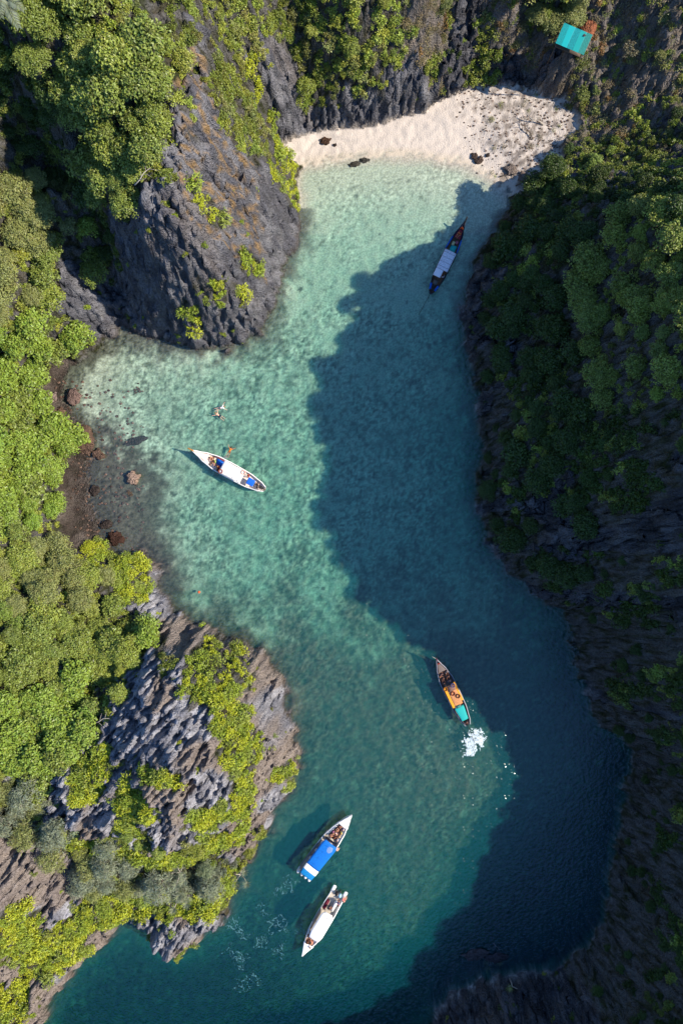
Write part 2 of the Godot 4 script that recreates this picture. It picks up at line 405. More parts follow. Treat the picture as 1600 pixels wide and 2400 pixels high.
func survey():
	c_h = rbf_grid(LAND, rbf(LAND, 0.25))
	c_w = shore_grid()
	c_d = rbf_grid(DEPTH, rbf(DEPTH, 0.3))
	# the cover of each fine cell: bare rock, forest, scrub, sand ...
	kinds.resize(NX * NZ)
	kinds.fill(NONE)
	var edge := fnl(0.22, 3, 5)
	for p in COVER.size() / 6:
		var kind := int(COVER[p * 6])
		var cx := COVER[p * 6 + 1]
		var cz := COVER[p * 6 + 2]
		var rx := COVER[p * 6 + 3]
		var rz := COVER[p * 6 + 4]
		var a := deg_to_rad(COVER[p * 6 + 5])
		var ca := cos(a)
		var sa := sin(a)
		var reach := maxf(rx, rz) * 1.35
		var i0 := maxi(0, int((cx - reach - X0) / STEP))
		var i1 := mini(NX - 1, int((cx + reach - X0) / STEP))
		var j0 := maxi(0, int((cz - reach - Z0) / STEP))
		var j1 := mini(NZ - 1, int((cz + reach - Z0) / STEP))
		var soft := 0.75 if kind == YELLOW or kind == ROCK or kind == TAN else 0.5
		if kind == SAND or kind == MUD: soft = 0.12
		for j in range(j0, j1 + 1):
			var z := Z0 + j * STEP
			for i in range(i0, i1 + 1):
				var x := X0 + i * STEP
				var u := ((x - cx) * ca + (z - cz) * sa) / rx
				var v := (-(x - cx) * sa + (z - cz) * ca) / rz
				if u * u + v * v + edge.get_noise_2d(x, z + kind * 31.0) * soft < 1.0: kinds[j * NX + i] = kind
	# fine heights
	hs.resize(NX * NZ)
	shore_d.resize(NX * NZ)
	var big := fnl(0.07, 3, 11)
	var mid := fnl(0.2, 3, 12, FastNoiseLite.FRACTAL_RIDGED)
	var pits := fnl(1.5, 1, 19)
	var small := fnl(0.75, 2, 13, FastNoiseLite.FRACTAL_RIDGED)
	var strata := fnl(0.34, 2, 15, FastNoiseLite.FRACTAL_RIDGED)
	var ragged := fnl(0.3, 3, 16)
	var sea := fnl(0.45, 3, 18)
	for j in NZ:
		var z := Z0 + j * STEP
		for i in NX:
			var x := X0 + i * STEP
			var k := j * NX + i
			var kind := kinds[k]
			var d := coarse(c_w, x, z)
			var soft := kind == SAND or kind == MUD
			var rg := ragged.get_noise_2d(x, z)
			d += rg * (0.35 if soft or (x > -8.0 and x < 26.0 and z < -44.0) else 1.1)
			shore_d[k] = d
			if d <= 0.0:
				var dep := maxf(0.12, coarse(c_d, x, z) * SHOAL)
				var y := -dep * (1.0 - exp(d / (3.0 if x < -20.0 and z > -26.0 and z < 12.0 or z < -42.0 else 0.7 if x > 14.0 else 1.5))) + sea.get_noise_2d(x, z) * minf(0.3, dep * 0.2)
				hs[k] = minf(y, -0.02 + maxf(d, -0.5) * 0.15)
				continue
			var h := maxf(0.25, coarse(c_h, x, z))
			if soft:
				if kind == SAND: h = minf(h, 0.35 + d * 0.11)
				hs[k] = h * smoothstep(0.0, 6.0, d) * 1.0 + d * 0.02 + (ragged.get_noise_2d(x * 2.0, z * 2.0) * 0.1 if kind == SAND else small.get_noise_2d(x, z) * 0.15)
				continue
			var rocky := 1.0 if kind == ROCK else 0.75 if kind == TAN else 0.55
			var wide := 3.6 if x < 8.0 or z < -50.0 else 4.6
			var rise := minf(1.0, d / wide)
			rise = 1.0 - (1.0 - rise) * (1.0 - rise)
			h *= rise
			h += (big.get_noise_2d(x, z) * 2.0 + mid.get_noise_2d(x, z) * 1.3 * rocky) * minf(1.0, h / 5.0)
			hs[k] = maxf(h, 0.1 + d * 0.1)
	# no wall steeper than rock stands: about 76 degrees
	for sweep in 2:
		for q in NX * NZ:
			var k := q if sweep == 0 else NX * NZ - 1 - q
			var i := k % NX
			var j := k / NX
			if i < 1 or j < 1 or i >= NX - 1 or j >= NZ - 1 or shore_d[k] <= 0.0 or kinds[k] == SAND or kinds[k] == MUD: continue
			var step := STEP * (4.1 + 1.6 * ragged.get_noise_2d(i * 1.3, j * 1.3))
			var o := -1 if sweep == 0 else 1
			hs[k] = minf(hs[k], minf(minf(hs[k + o], hs[k + o * NX]) + step, minf(hs[k + o * NX + 1], hs[k + o * NX - 1]) + step * 1.4))
	# the crags: strata, flutes and pits
	for j in NZ:
		var z := Z0 + j * STEP
		for i in NX:
			var x := X0 + i * STEP
			var k := j * NX + i
			var kind := kinds[k]
			if shore_d[k] <= 0.0 or kind == SAND or kind == MUD: continue
			var h := hs[k]
			var rocky := 1.0 if kind == ROCK else 0.8 if kind == TAN else 0.5
			var st := 0.0
			if z > 15.0 and x < 0.0: st = strata.get_noise_2d((x * 0.62 - z * 0.78) * 0.45, (x * 0.78 + z * 0.62) * 1.7) * 1.15
			elif x > 13.0: st = strata.get_noise_2d(x * 1.1, z * 1.1) * 0.9
			else: st = strata.get_noise_2d(x * 1.6, z * 0.8) * 0.75
			h += st * rocky * minf(1.0, h / 4.0) + (small.get_noise_2d(x, z) * (0.3 if z > 15.0 and x < 0.0 else 0.55) + pits.get_noise_2d(x, z) * 0.3) * rocky * minf(1.0, h / 1.5)
			hs[k] = maxf(h, 0.08)


func ground(x: float, z: float) -> float:
	var u := clampf((x - X0) / STEP, 0.0, NX - 1.001)
	var v := clampf((z - Z0) / STEP, 0.0, NZ - 1.001)
	var i := int(u)
	var j := int(v)
	u -= i
	v -= j
	var k := j * NX + i
	return (hs[k] * (1.0 - u) + hs[k + 1] * u) * (1.0 - v) + (hs[k + NX] * (1.0 - u) + hs[k + NX + 1] * u) * v


func cell(x: float, z: float) -> int:
	return clampi(roundi((z - Z0) / STEP), 0, NZ - 1) * NX + clampi(roundi((x - X0) / STEP), 0, NX - 1)


func grid_mesh(verts: PackedVector3Array, normals: PackedVector3Array, colors: PackedColorArray, index: PackedInt32Array) -> ArrayMesh:
	var remap := PackedInt32Array()
	remap.resize(verts.size())
	remap.fill(-1)
	var v := PackedVector3Array()
	var n := PackedVector3Array()
	var c := PackedColorArray()
	var f := PackedInt32Array()
	f.resize(index.size())
	for q in index.size():
		var old := index[q]
		if remap[old] < 0:
			remap[old] = v.size()
			v.append(verts[old])
			n.append(normals[old])
			c.append(colors[old])
		f[q] = remap[old]
	var a := []
	a.resize(Mesh.ARRAY_MAX)
	a[Mesh.ARRAY_VERTEX] = v
	a[Mesh.ARRAY_NORMAL] = n
	a[Mesh.ARRAY_COLOR] = c
	a[Mesh.ARRAY_INDEX] = f
	var m := ArrayMesh.new()
	m.add_surface_from_arrays(Mesh.PRIMITIVE_TRIANGLES, a)
	return m


func terrain_color(k: int, x: float, z: float, y: float, slope: float, n1: float, n2: float, n3: float, n4: float) -> Color:
	var kind := kinds[k]
	var d := shore_d[k]
	if y < 0.0 and d < 1.0:
		# seabed: pale sand with weed and rubble, browner towards the tidal flat
		var sand := Color(0.52, 0.57, 0.43)
		var weed := Color(0.085, 0.105, 0.075)
		var rubble := Color(0.33, 0.36, 0.26)
		var brown := Color(0.088, 0.072, 0.052)
		var away := -d
		var flat := clampf(1.0 - Vector2((x + 35.0) / 11.0, (z - 1.0 + n1 * 5.0) / 15.0).length(), 0.0, 1.0)
		flat = maxf(flat, clampf(1.0 - Vector2((x + 31.0) / 9.0, (z - 11.0) / 10.0).length(), 0.0, 1.0))
		var south := smoothstep(1.0, 27.0, z + n3 * 8.0)
		var pale := smoothstep(-20.0, -42.0, z + n3 * 6.0)
		rubble = rubble.lerp(Color(0.235, 0.14, 0.105), south)
		var c := sand.lerp(rubble, clampf(0.42 + n1 * 0.5 - pale * 0.5 + south * 0.7, 0.0, 1.0))
		c = c.lerp(weed, smoothstep(0.12, 0.5, n2 + n1 * 0.5 + south * 0.12 - pale * 0.28) * 0.6)
		c = c.lerp(brown, clampf(flat * 3.0 + n1 * 0.5 * minf(1.0, flat * 4.0), 0.0, 1.0) * 0.9)
		if x > 14.0 and z > -44.0: c = c.lerp(Color(0.05, 0.06, 0.06), smoothstep(2.5, 0.5, away) * 0.8)  # undercut shade at the east cliff foot, painted into the bed colour
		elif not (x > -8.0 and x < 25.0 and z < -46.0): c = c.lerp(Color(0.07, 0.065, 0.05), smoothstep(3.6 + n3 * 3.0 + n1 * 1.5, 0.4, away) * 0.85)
		elif away < 2.0: c = c.lerp(Color(0.60, 0.53, 0.42), smoothstep(2.0, 0.0, away))
		c *= 0.8 * clampf(1.0 + n4 * (0.7 - pale * 0.4 + n3 * 0.5), 0.3, 1.7)
		# water takes the red out of what lies under it
		return c * Color(exp(y / SHOAL * 0.27), exp(y / SHOAL * 0.05), exp(y / SHOAL * 0.09))
	if kind == SAND:
		var c := Color(0.57, 0.495, 0.425).lerp(Color(0.55, 0.47, 0.37), smoothstep(1.8, 0.2, d))
		# leaf litter and pebbles high on the beach
		var litter := smoothstep(-62.5, -57.5, z) * smoothstep(19.0, 25.0, x + n3 * 3.0)
		litter = maxf(litter, smoothstep(12.0, 24.0, x + n3 * 3.0) * smoothstep(-57.0, -61.0, z))
		return c.lerp(Color(0.12, 0.095, 0.075), smoothstep(0.1, 0.5, n2 + litter * 0.25) * litter * 0.7)
	if kind == MUD: return Color(0.07, 0.055, 0.045).lerp(Color(0.17, 0.14, 0.12), clampf(0.4 + n1, 0.0, 1.0))
	if kind == ROCK or kind == TAN or kind == NONE:
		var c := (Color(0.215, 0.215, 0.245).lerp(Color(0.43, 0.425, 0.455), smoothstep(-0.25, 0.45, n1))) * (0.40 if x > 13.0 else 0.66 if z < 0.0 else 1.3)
		c = c.lerp(Color(0.085, 0.082, 0.09), smoothstep(0.15, 0.55, n2) * 0.55)
		var warm := smoothstep(0.05, 0.4, n3 + (0.5 if kind == TAN else -0.16 if z > 0.0 else -0.27))
		c = c.lerp(Color(0.42, 0.34, 0.275).lerp(Color(0.25, 0.19, 0.15), clampf(0.5 + n1 * 1.4, 0.0, 1.0)), warm * (0.8 if z > 0.0 and x < 13.0 else 0.22))
		if x > -17.5 and x < -11.0 and z < -33.0 and z > -50.0: c = c.lerp(Color(0.50, 0.31, 0.12), smoothstep(0.12, 0.3, n2) * 0.7)
		if x > 14.0 and y < 1.6: c = c.lerp(Color(0.30, 0.29, 0.28), smoothstep(0.0, 0.5, n1 + n2) * smoothstep(1.6, 0.9, y))
		elif y < 0.9: c = c.lerp(Color(0.10, 0.085, 0.075), smoothstep(0.9, 0.2, y) * 0.8)
		return c
	var soil := Color(0.05, 0.055, 0.022).lerp(Color(0.10, 0.085, 0.06), clampf(0.3 + n1, 0.0, 1.0))
	if kind == SCRUB: soil = Color(0.20, 0.165, 0.12).lerp(Color(0.33, 0.27, 0.22), clampf(0.4 + n1, 0.0, 1.0))
	return soil.lerp(Color(0.2, 0.19, 0.19), smoothstep(0.05, 0.45, n2 + slope * 0.1) * 0.7)


func build_terrain():
	var verts := PackedVector3Array()
	var normals := PackedVector3Array()
	var colors := PackedColorArray()
	verts.resize(NX * NZ)
	normals.resize(NX * NZ)
	colors.resize(NX * NZ)
	var a1 := fnl(0.35, 3, 41)
	var a2 := fnl(0.8, 3, 42)
	var a3 := fnl(0.09, 2, 43)
	var a4 := fnl(1.15, 3, 46)
	var crag := fnl(0.42, 2, 44, FastNoiseLite.FRACTAL_RIDGED)
	var chip := fnl(1.3, 2, 45)
	for j in NZ:
		for i in NX:
			var k := j * NX + i
			var x := X0 + i * STEP
			var z := Z0 + j * STEP
			var l := k - (1 if i > 0 else 0)
			var r := k + (1 if i < NX - 1 else 0)
			var t := k - (NX if j > 0 else 0)
			var b := k + (NX if j < NZ - 1 else 0)
			var sx := (hs[r] - hs[l]) / (2.0 * STEP)
			var sz := (hs[b] - hs[t]) / (2.0 * STEP)
			var slope := minf(4.0, sqrt(sx * sx + sz * sz))
			verts[k] = Vector3(x, hs[k], z)
			if hs[k] > 0.4 and kinds[k] != SAND and kinds[k] != MUD and slope > 0.7:
				var n := Vector3(-sx, 1, -sz).normalized()
				var rough := (1.0 if kinds[k] == ROCK or kinds[k] == TAN else 0.6) * minf(1.0, slope - 0.7) * minf(1.0, hs[k] - 0.4)
				verts[k] += n * rough * (0.45 if z > 15.0 and x < 0.0 else 1.7 if x > 13.0 else 1.0) * (crag.get_noise_3d(x, hs[k] * 0.6, z) * 0.55 + chip.get_noise_3d(x, hs[k], z) * 0.3)
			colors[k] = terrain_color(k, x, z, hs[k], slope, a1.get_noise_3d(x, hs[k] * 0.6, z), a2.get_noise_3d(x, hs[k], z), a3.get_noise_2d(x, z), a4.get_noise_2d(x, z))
	for j in range(1, NZ - 1):
		for i in range(1, NX - 1):
			var k := j * NX + i
			normals[k] = (verts[k + NX] - verts[k - NX]).cross(verts[k + 1] - verts[k - 1]).normalized()
	for k in NX * NZ:
		if normals[k] == Vector3.ZERO: normals[k] = Vector3.UP
	var sets := []
	for i in 7: sets.append(PackedInt32Array())
	for j in NZ - 1:
		var z := Z0 + j * STEP
		for i in NX - 1:
			var x := X0 + i * STEP
			var k := j * NX + i
			var s := 0
			var kind := kinds[k]
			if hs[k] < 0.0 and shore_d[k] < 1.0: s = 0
			elif kind == SAND: s = 1
			elif kind == MUD: s = 2
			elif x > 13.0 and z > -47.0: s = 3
			elif z < -47.0 and x > -9.5: s = 4
			elif z > 17.5 and x < 10.0 and x > -33.0 - (z - 30.0) * 0.1: s = 5
			else: s = 6
			var f: PackedInt32Array = sets[s]
			f.append_array(PackedInt32Array([k, k + 1, k + NX, k + 1, k + NX + 1, k + NX]))
			sets[s] = f
	var rows := [
		["seabed", "seabed", "pale sandy seabed with dark weed and coral rubble under the lagoon"],
		["beach", "sand", "white sand beach at the head of the lagoon with scattered leaf litter"],
		["tidal_flat", "karst_rock", "brown muddy tidal flat with stones along the forest edge"],
		["cliff", "karst_rock", "tall shaded limestone cliff that throws its shadow over the lagoon"],
		["cliff", "karst_rock", "vine grown limestone wall and scrub slope behind the white beach"],
		["rock_headland", "karst_rock", "rounded sunlit grey headland with strata and yellow shrubs by the channel"],
		["cliff", "karst_rock", "forested slope with a tall bare grey buttress standing in the lagoon"],
	]
	for s in 7:
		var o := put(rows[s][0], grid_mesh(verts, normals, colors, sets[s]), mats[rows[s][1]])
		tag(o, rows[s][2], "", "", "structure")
	build_outer_land()


var hills: FastNoiseLite


func hill_height(x: float, z: float) -> float:
	if hills == null: hills = fnl(0.02, 4, 61)
	var h := maxf(0.0, coarse(c_h, x, z))
	var d := coarse(c_w, x, z)
	var far := maxf(maxf(absf(x) - 76.0, absf(z) - 104.0), 0.0)
	h *= clampf(d / 4.0, -0.6, 1.0)
	h += hills.get_noise_2d(x, z) * minf(14.0, far * 0.3)
	return lerpf(h, -12.0, smoothstep(150.0, 380.0, Vector2(x, z).length())) if d > 0.0 else h


func build_outer_land():
	# the island goes on outside the surveyed ground, in coarser steps
	var xs := PackedFloat32Array()
	var zs := PackedFloat32Array()
	for v in [-420.0, -300.0, -210.0, -150.0, -115.0, -92.0, -78.0, -68.0, -62.0]: xs.append(v)
	for i in 20: xs.append(X0 + (NX - 1) * STEP * i / 19.0)
	for v in [62.0, 68.0, 78.0, 92.0, 115.0, 150.0, 210.0, 300.0, 420.0]: xs.append(v)
	for v in [-420.0, -300.0, -210.0, -160.0, -130.0, -112.0, -100.0, -92.0, -87.0]: zs.append(v)
	for i in 28: zs.append(Z0 + (NZ - 1) * STEP * i / 27.0)
	for v in [87.0, 92.0, 100.0, 112.0, 130.0, 160.0, 210.0, 300.0, 420.0]: zs.append(v)
	var verts := PackedVector3Array()
	var normals := PackedVector3Array()
	var colors := PackedColorArray()
	var index := PackedInt32Array()
	var w := xs.size()
	for j in zs.size():
		for i in w:
			var x := xs[i]
			var z := zs[j]
			var h := hill_height(x, z)
			if x >= X0 - 0.01 and x <= X0 + (NX - 1) * STEP + 0.01 and z >= Z0 - 0.01 and z <= Z0 + (NZ - 1) * STEP + 0.01: h = ground(x, z)
			verts.append(Vector3(x, h, z))
			normals.append(Vector3.UP)
			colors.append(Color(0.05, 0.075, 0.025))
	for j in zs.size() - 1:
		for i in w - 1:
			if i >= 9 and i < 28 and j >= 9 and j < 36: continue
			var k := j * w + i
			index.append_array(PackedInt32Array([k, k + 1, k + w, k + 1, k + w + 1, k + w]))
	for j in range(1, zs.size() - 1):
		for i in range(1, w - 1):
			var k := j * w + i
			var ex := verts[k + 1] - verts[k - 1]
			var ez := verts[k + w] - verts[k - w]
			normals[k] = ez.cross(ex).normalized()
	tag(put("hill", grid_mesh(verts, normals, colors, index), mats.karst_rock), "green hills of the island beyond the lagoon cliffs", "", "", "structure")


# ================= water
func build_water():
	var xs := PackedFloat32Array([-2500, -600, -200, -110, -80])
	var zs := PackedFloat32Array([-2500, -600, -220, -130, -100])
	for i in 118: xs.append(-60.0 + i * 1.02)
	for v in [80.0, 110.0, 200.0, 600.0, 2500.0]: xs.append(v)
	for i in 168: zs.append(-86.0 + i * 1.02)
	for v in [100.0, 130.0, 220.0, 600.0, 2500.0]: zs.append(v)
	var verts := PackedVector3Array()
	var normals := PackedVector3Array()
	var colors := PackedColorArray()
	var index := PackedInt32Array()
	var w := xs.size()
	for j in zs.size():
		for i in w:
			var x := xs[i]
			var z := zs[j]
			var inner := absf(x) < 60.0 and absf(z) < 86.0
			var dep := -ground(x, z) / SHOAL if inner else 14.0
			var a := 1.0 - exp(-maxf(0.0, dep) * 0.07) if inner else 1.0
			var t := clampf(dep / 8.0, 0.0, 1.0)
			var c := Color(0.015, 0.20, 0.17).lerp(Color(0.0, 0.075, 0.085), pow(t, 0.8))
			c = c.lerp(Color(0.0, 0.026, 0.04), smoothstep(6.0, 11.0, dep))
			c.a = a
			verts.append(Vector3(x, -0.03, z))
			normals.append(Vector3.UP)
			colors.append(c)
	for j in zs.size() - 1:
		for i in w - 1:
			var k := j * w + i
			index.append_array(PackedInt32Array([k, k + 1, k + w, k + 1, k + w + 1, k + w]))
	var o := put("water", grid_mesh(verts, normals, colors, index), mats.water_body)
	tag(o, "turquoise lagoon water deepening to dark teal in the channel", "", "", "structure")
	var p := PlaneMesh.new()
	p.size = Vector2(5000, 5000)
	var s := put("water_surface", p, mats.water_surface)
	tag(s, "rippled surface of the lagoon and the open sea", "", "", "structure")


# ================= plants
var lv := PackedVector3Array()
var ln := PackedVector3Array()
var lc := PackedColorArray()


func leaf_begin():
	lv = PackedVector3Array()
	ln = PackedVector3Array()
	lc = PackedColorArray()


func leaf_end() -> ArrayMesh:
	var a := []
	a.resize(Mesh.ARRAY_MAX)
	a[Mesh.ARRAY_VERTEX] = lv
	a[Mesh.ARRAY_NORMAL] = ln
	a[Mesh.ARRAY_COLOR] = lc
	var m := ArrayMesh.new()
	m.add_surface_from_arrays(Mesh.PRIMITIVE_TRIANGLES, a)
	return m


func rand_dir() -> Vector3:
	var y := rng.randf_range(-1, 1)
	var a := rng.randf() * TAU
	var r := sqrt(1.0 - y * y)
	return Vector3(r * cos(a), y, r * sin(a))


func leaf(p: Vector3, along: Vector3, n: Vector3, len: float, wid: float, c: Color, fold := 0.25):
	var side := along.cross(n).normalized() * wid * 0.5
	var mid := p + along * len * 0.45
	var tip := p + along * len
	var l := mid + side + n * wid * fold
	var r := mid - side + n * wid * fold
	var n1 := (l - p).cross(tip - p).normalized()
	if n1.dot(n) < 0: n1 = -n1
	var n2 := (tip - p).cross(r - p).normalized()
	if n2.dot(n) < 0: n2 = -n2
	n1 = (n1 + n * 0.6).normalized()
	n2 = (n2 + n * 0.6).normalized()
	lv.append_array(PackedVector3Array([p, tip, l, p, r, tip]))
	ln.append_array(PackedVector3Array([n1, n1, n1, n2, n2, n2]))
	for i in 6: lc.append(c)


func leaf_tone(base: float, hue: float) -> Color:
	var v := base * rng.randf_range(0.4, 1.55)
	return Color(v * (1.0 + hue + rng.randf_range(-0.1, 0.14)), v * (1.0 + hue * 0.3), v * rng.randf_range(0.7, 1.35))


# a crown of unit radius: leafy clumps on a lumpy dome, gaps between them
func crown_mesh(clumps: int, per: int, len: float, wid: float, flat := 0.62, droop := 0.0) -> ArrayMesh:
	leaf_begin()
	for k in clumps:
		var a := k * 2.39996 + rng.randf_range(-0.3, 0.3)
		var u := sqrt((k + 0.5) / clumps)
		var rad := u * rng.randf_range(0.6, 0.9)
		var c := Vector3(cos(a) * rad, (sqrt(maxf(0.0, 1.0 - u * u * 0.9)) * flat) + rng.randf_range(-0.2, 0.16), sin(a) * rad)
		var rc := rng.randf_range(0.13, 0.27) * (1.1 if u < 0.7 else 0.9)
		var tone := rng.randf_range(0.72, 1.22)
		var hue := rng.randf_range(-0.12, 0.16)
		var n_leaves := int(per * rc * rc / 0.07)
		for q in n_leaves:
			var d := rand_dir()
			if d.y < -0.35: d.y = -d.y
			var p := c + d * rc * rng.randf_range(0.72, 1.12) * Vector3(1, 0.85, 1)
			var n := (d * 0.75 + Vector3.UP * 0.55 + rand_dir() * 0.55).normalized()
			var along := (d.cross(rand_dir()) + d * 0.35 + Vector3.DOWN * (0.2 + droop)).normalized()
			n = (n - along * n.dot(along)).normalized()
			leaf(p, along, n, len * rng.randf_range(0.7, 1.3), wid * rng.randf_range(0.75, 1.25), leaf_tone(tone, hue))
	return leaf_end()


# a low bush of unit radius
func bush_mesh(leaves: int, len: float, wid: float, high := 0.7) -> ArrayMesh:
	leaf_begin()
	var lumps := []
	for k in 7: lumps.append([Vector3(rng.randf_range(-0.55, 0.55), rng.randf_range(0.1, 0.45) * high, rng.randf_range(-0.55, 0.55)), rng.randf_range(0.3, 0.5), rng.randf_range(0.75, 1.2)])
	for q in leaves:
		var b = lumps[q % 7]
		var d := rand_dir()
		if d.y < -0.2: d.y = -d.y
		var p: Vector3 = b[0] + d * b[1] * rng.randf_range(0.7, 1.1)
		var n := (d * 0.7 + Vector3.UP * 0.6 + rand_dir() * 0.5).normalized()
		var along := (d.cross(rand_dir()) + d * 0.5).normalized()
		n = (n - along * n.dot(along)).normalized()
		leaf(p, along, n, len * rng.randf_range(0.7, 1.3), wid * rng.randf_range(0.75, 1.25), leaf_tone(b[2], rng.randf_range(-0.1, 0.1)))
	return leaf_end()


func tube(st: SurfaceTool, pts: PackedVector3Array, radii: PackedFloat32Array, sides := 6):
	var rings := []
	for i in pts.size():
		var dir := (pts[mini(i + 1, pts.size() - 1)] - pts[maxi(i - 1, 0)]).normalized()
		var ref := Vector3.UP if absf(dir.y) < 0.9 else Vector3.RIGHT
		var u := dir.cross(ref).normalized()
		var v := dir.cross(u)
		var ring := PackedVector3Array()
		for s in sides: ring.append(pts[i] + (u * cos(TAU * s / sides) + v * sin(TAU * s / sides)) * radii[i])
		rings.append(ring)
	for i in pts.size() - 1:
		for s in sides:
			var t := (s + 1) % sides
			for p in [rings[i][s], rings[i + 1][s], rings[i][t], rings[i][t], rings[i + 1][s], rings[i + 1][t]]: st.add_vertex(p)
	for e in [0, pts.size() - 1]:
		for s in sides:
			var t := (s + 1) % sides
			if e == 0: for p in [pts[0], rings[0][s], rings[0][t]]: st.add_vertex(p)
			else: for p in [pts[e], rings[e][t], rings[e][s]]: st.add_vertex(p)


func begin() -> SurfaceTool:
	var st := SurfaceTool.new()
	st.begin(Mesh.PRIMITIVE_TRIANGLES)
	return st


func finish(st: SurfaceTool, smooth := false) -> ArrayMesh:
	if not smooth: st.set_smooth_group(-1)
	st.generate_normals()
	return st.commit()


func trunk_mesh(tall: float) -> ArrayMesh:
	var st := begin()
	st.set_smooth_group(0)
	tube(st, PackedVector3Array([Vector3(0, -0.5, 0), Vector3(0.03, tall * 0.3, 0.02), Vector3(-0.02, tall * 0.62, 0.05)]), PackedFloat32Array([0.13, 0.09, 0.075]))
	for k in 5:
		var a := k * TAU / 5.0 + rng.randf() * 0.6
		var r := rng.randf_range(0.4, 0.62)
		tube(st, PackedVector3Array([Vector3(-0.02, tall * 0.55, 0.05), Vector3(cos(a) * r * 0.5, tall * 0.72, sin(a) * r * 0.5), Vector3(cos(a) * r, tall * 0.98, sin(a) * r)]), PackedFloat32Array([0.05, 0.035, 0.012]), 5)
	return finish(st, true)


const ONES := ["zero", "one", "two", "three", "four", "five", "six", "seven", "eight", "nine", "ten", "eleven", "twelve", "thirteen", "fourteen", "fifteen", "sixteen", "seventeen", "eighteen", "nineteen", "twenty"]
var said := {}


# a phrase that places a point on the photograph by the landmark beside it
func place_words(p: Vector3) -> String:
	var s := 103.0 / (103.0 - p.y)
	var q := Vector2(p.x, p.z) * s
	var marks := [["the bare grey buttress", -14, -42], ["the teal roofed hut", 34.7, -71], ["the white beach", 14, -55], ["the lone boulder", -31.3, -5.2], ["the brown shore boulder", -38.8, -11], ["the grey headland", -25, 38], ["the silvery palms", -44, -71], ["the inlet head", -38, -22], ["the shaded longtail", 15.8, -37.7], ["the cliff foot", 21, 3], ["the foam patch", 20, 33.5], ["the yellow shore shrub", -32, 10], ["the bottom corner rock", -46, 62], ["the dark cave foot", 42.5, 40]]
	var best := 1e9
	var m = marks[0]
	for k in marks:
		var d := q.distance_to(Vector2(k[1], k[2]))
		if d < best:
			best = d
			m = k
	var dx := roundi(q.x - m[1])
	var dz := roundi(q.y - m[2])
	var words := []
	if dz != 0: words.append("%s metres %s" % [number(absi(dz)), "north" if dz < 0 else "south"])
	if dx != 0: words.append("%s metres %s" % [number(absi(dx)), "west" if dx < 0 else "east"])
	if words.is_empty(): return "right over %s" % m[0] if false else "over %s" % m[0]
	return "%s of %s" % [" and ".join(words), m[0]]


func number(n: int) -> String:
	if n <= 20: return ONES[n]
	var tens := ["", "", "twenty", "thirty", "forty", "fifty", "sixty", "seventy"]
	return tens[n / 10] + ("" if n % 10 == 0 else "-" + ONES[n % 10])


func own_label(looks: Array, rest: String, p: Vector3) -> String:
	var where := place_words(p)
	for look in looks:
		var l := "%s %s %s" % [look, rest, where]
		if not said.has(l):
			said[l] = true
			return l
	for look in ["lumpy", "uneven", "open", "ragged", "thick"]:
		var l := "%s %s %s" % [look, rest, where]
		if not said.has(l):
			said[l] = true
			return l
	return "%s %s" % [rest, where]


func in_frame(p: Vector3, margin := 0.0) -> bool:
	var s := 103.0 / (103.0 - p.y)
	return absf(p.x * s) < 51.6 + margin and absf(p.z * s) < 77.4 + margin


func scatter(called: String, mesh: Mesh, mat: Material, rows: Array, label: String):
	if rows.is_empty(): return
	var mm := MultiMesh.new()
	mm.transform_format = MultiMesh.TRANSFORM_3D
	mm.use_colors = true
	mm.mesh = mesh
	mm.instance_count = rows.size()
	for i in rows.size():
		mm.set_instance_transform(i, rows[i][0])
		mm.set_instance_color(i, rows[i][1])
	var o := MultiMeshInstance3D.new()
	o.name = numbered(called)
	o.multimesh = mm
	o.material_override = mat
	add_child(o)
	tag(o, label, "", "", "stuff")


func slope_at(x: float, z: float) -> Vector3:
	return Vector3(ground(x - 0.6, z) - ground(x + 0.6, z), 1.2, ground(x, z - 0.6) - ground(x, z + 0.6)).normalized()


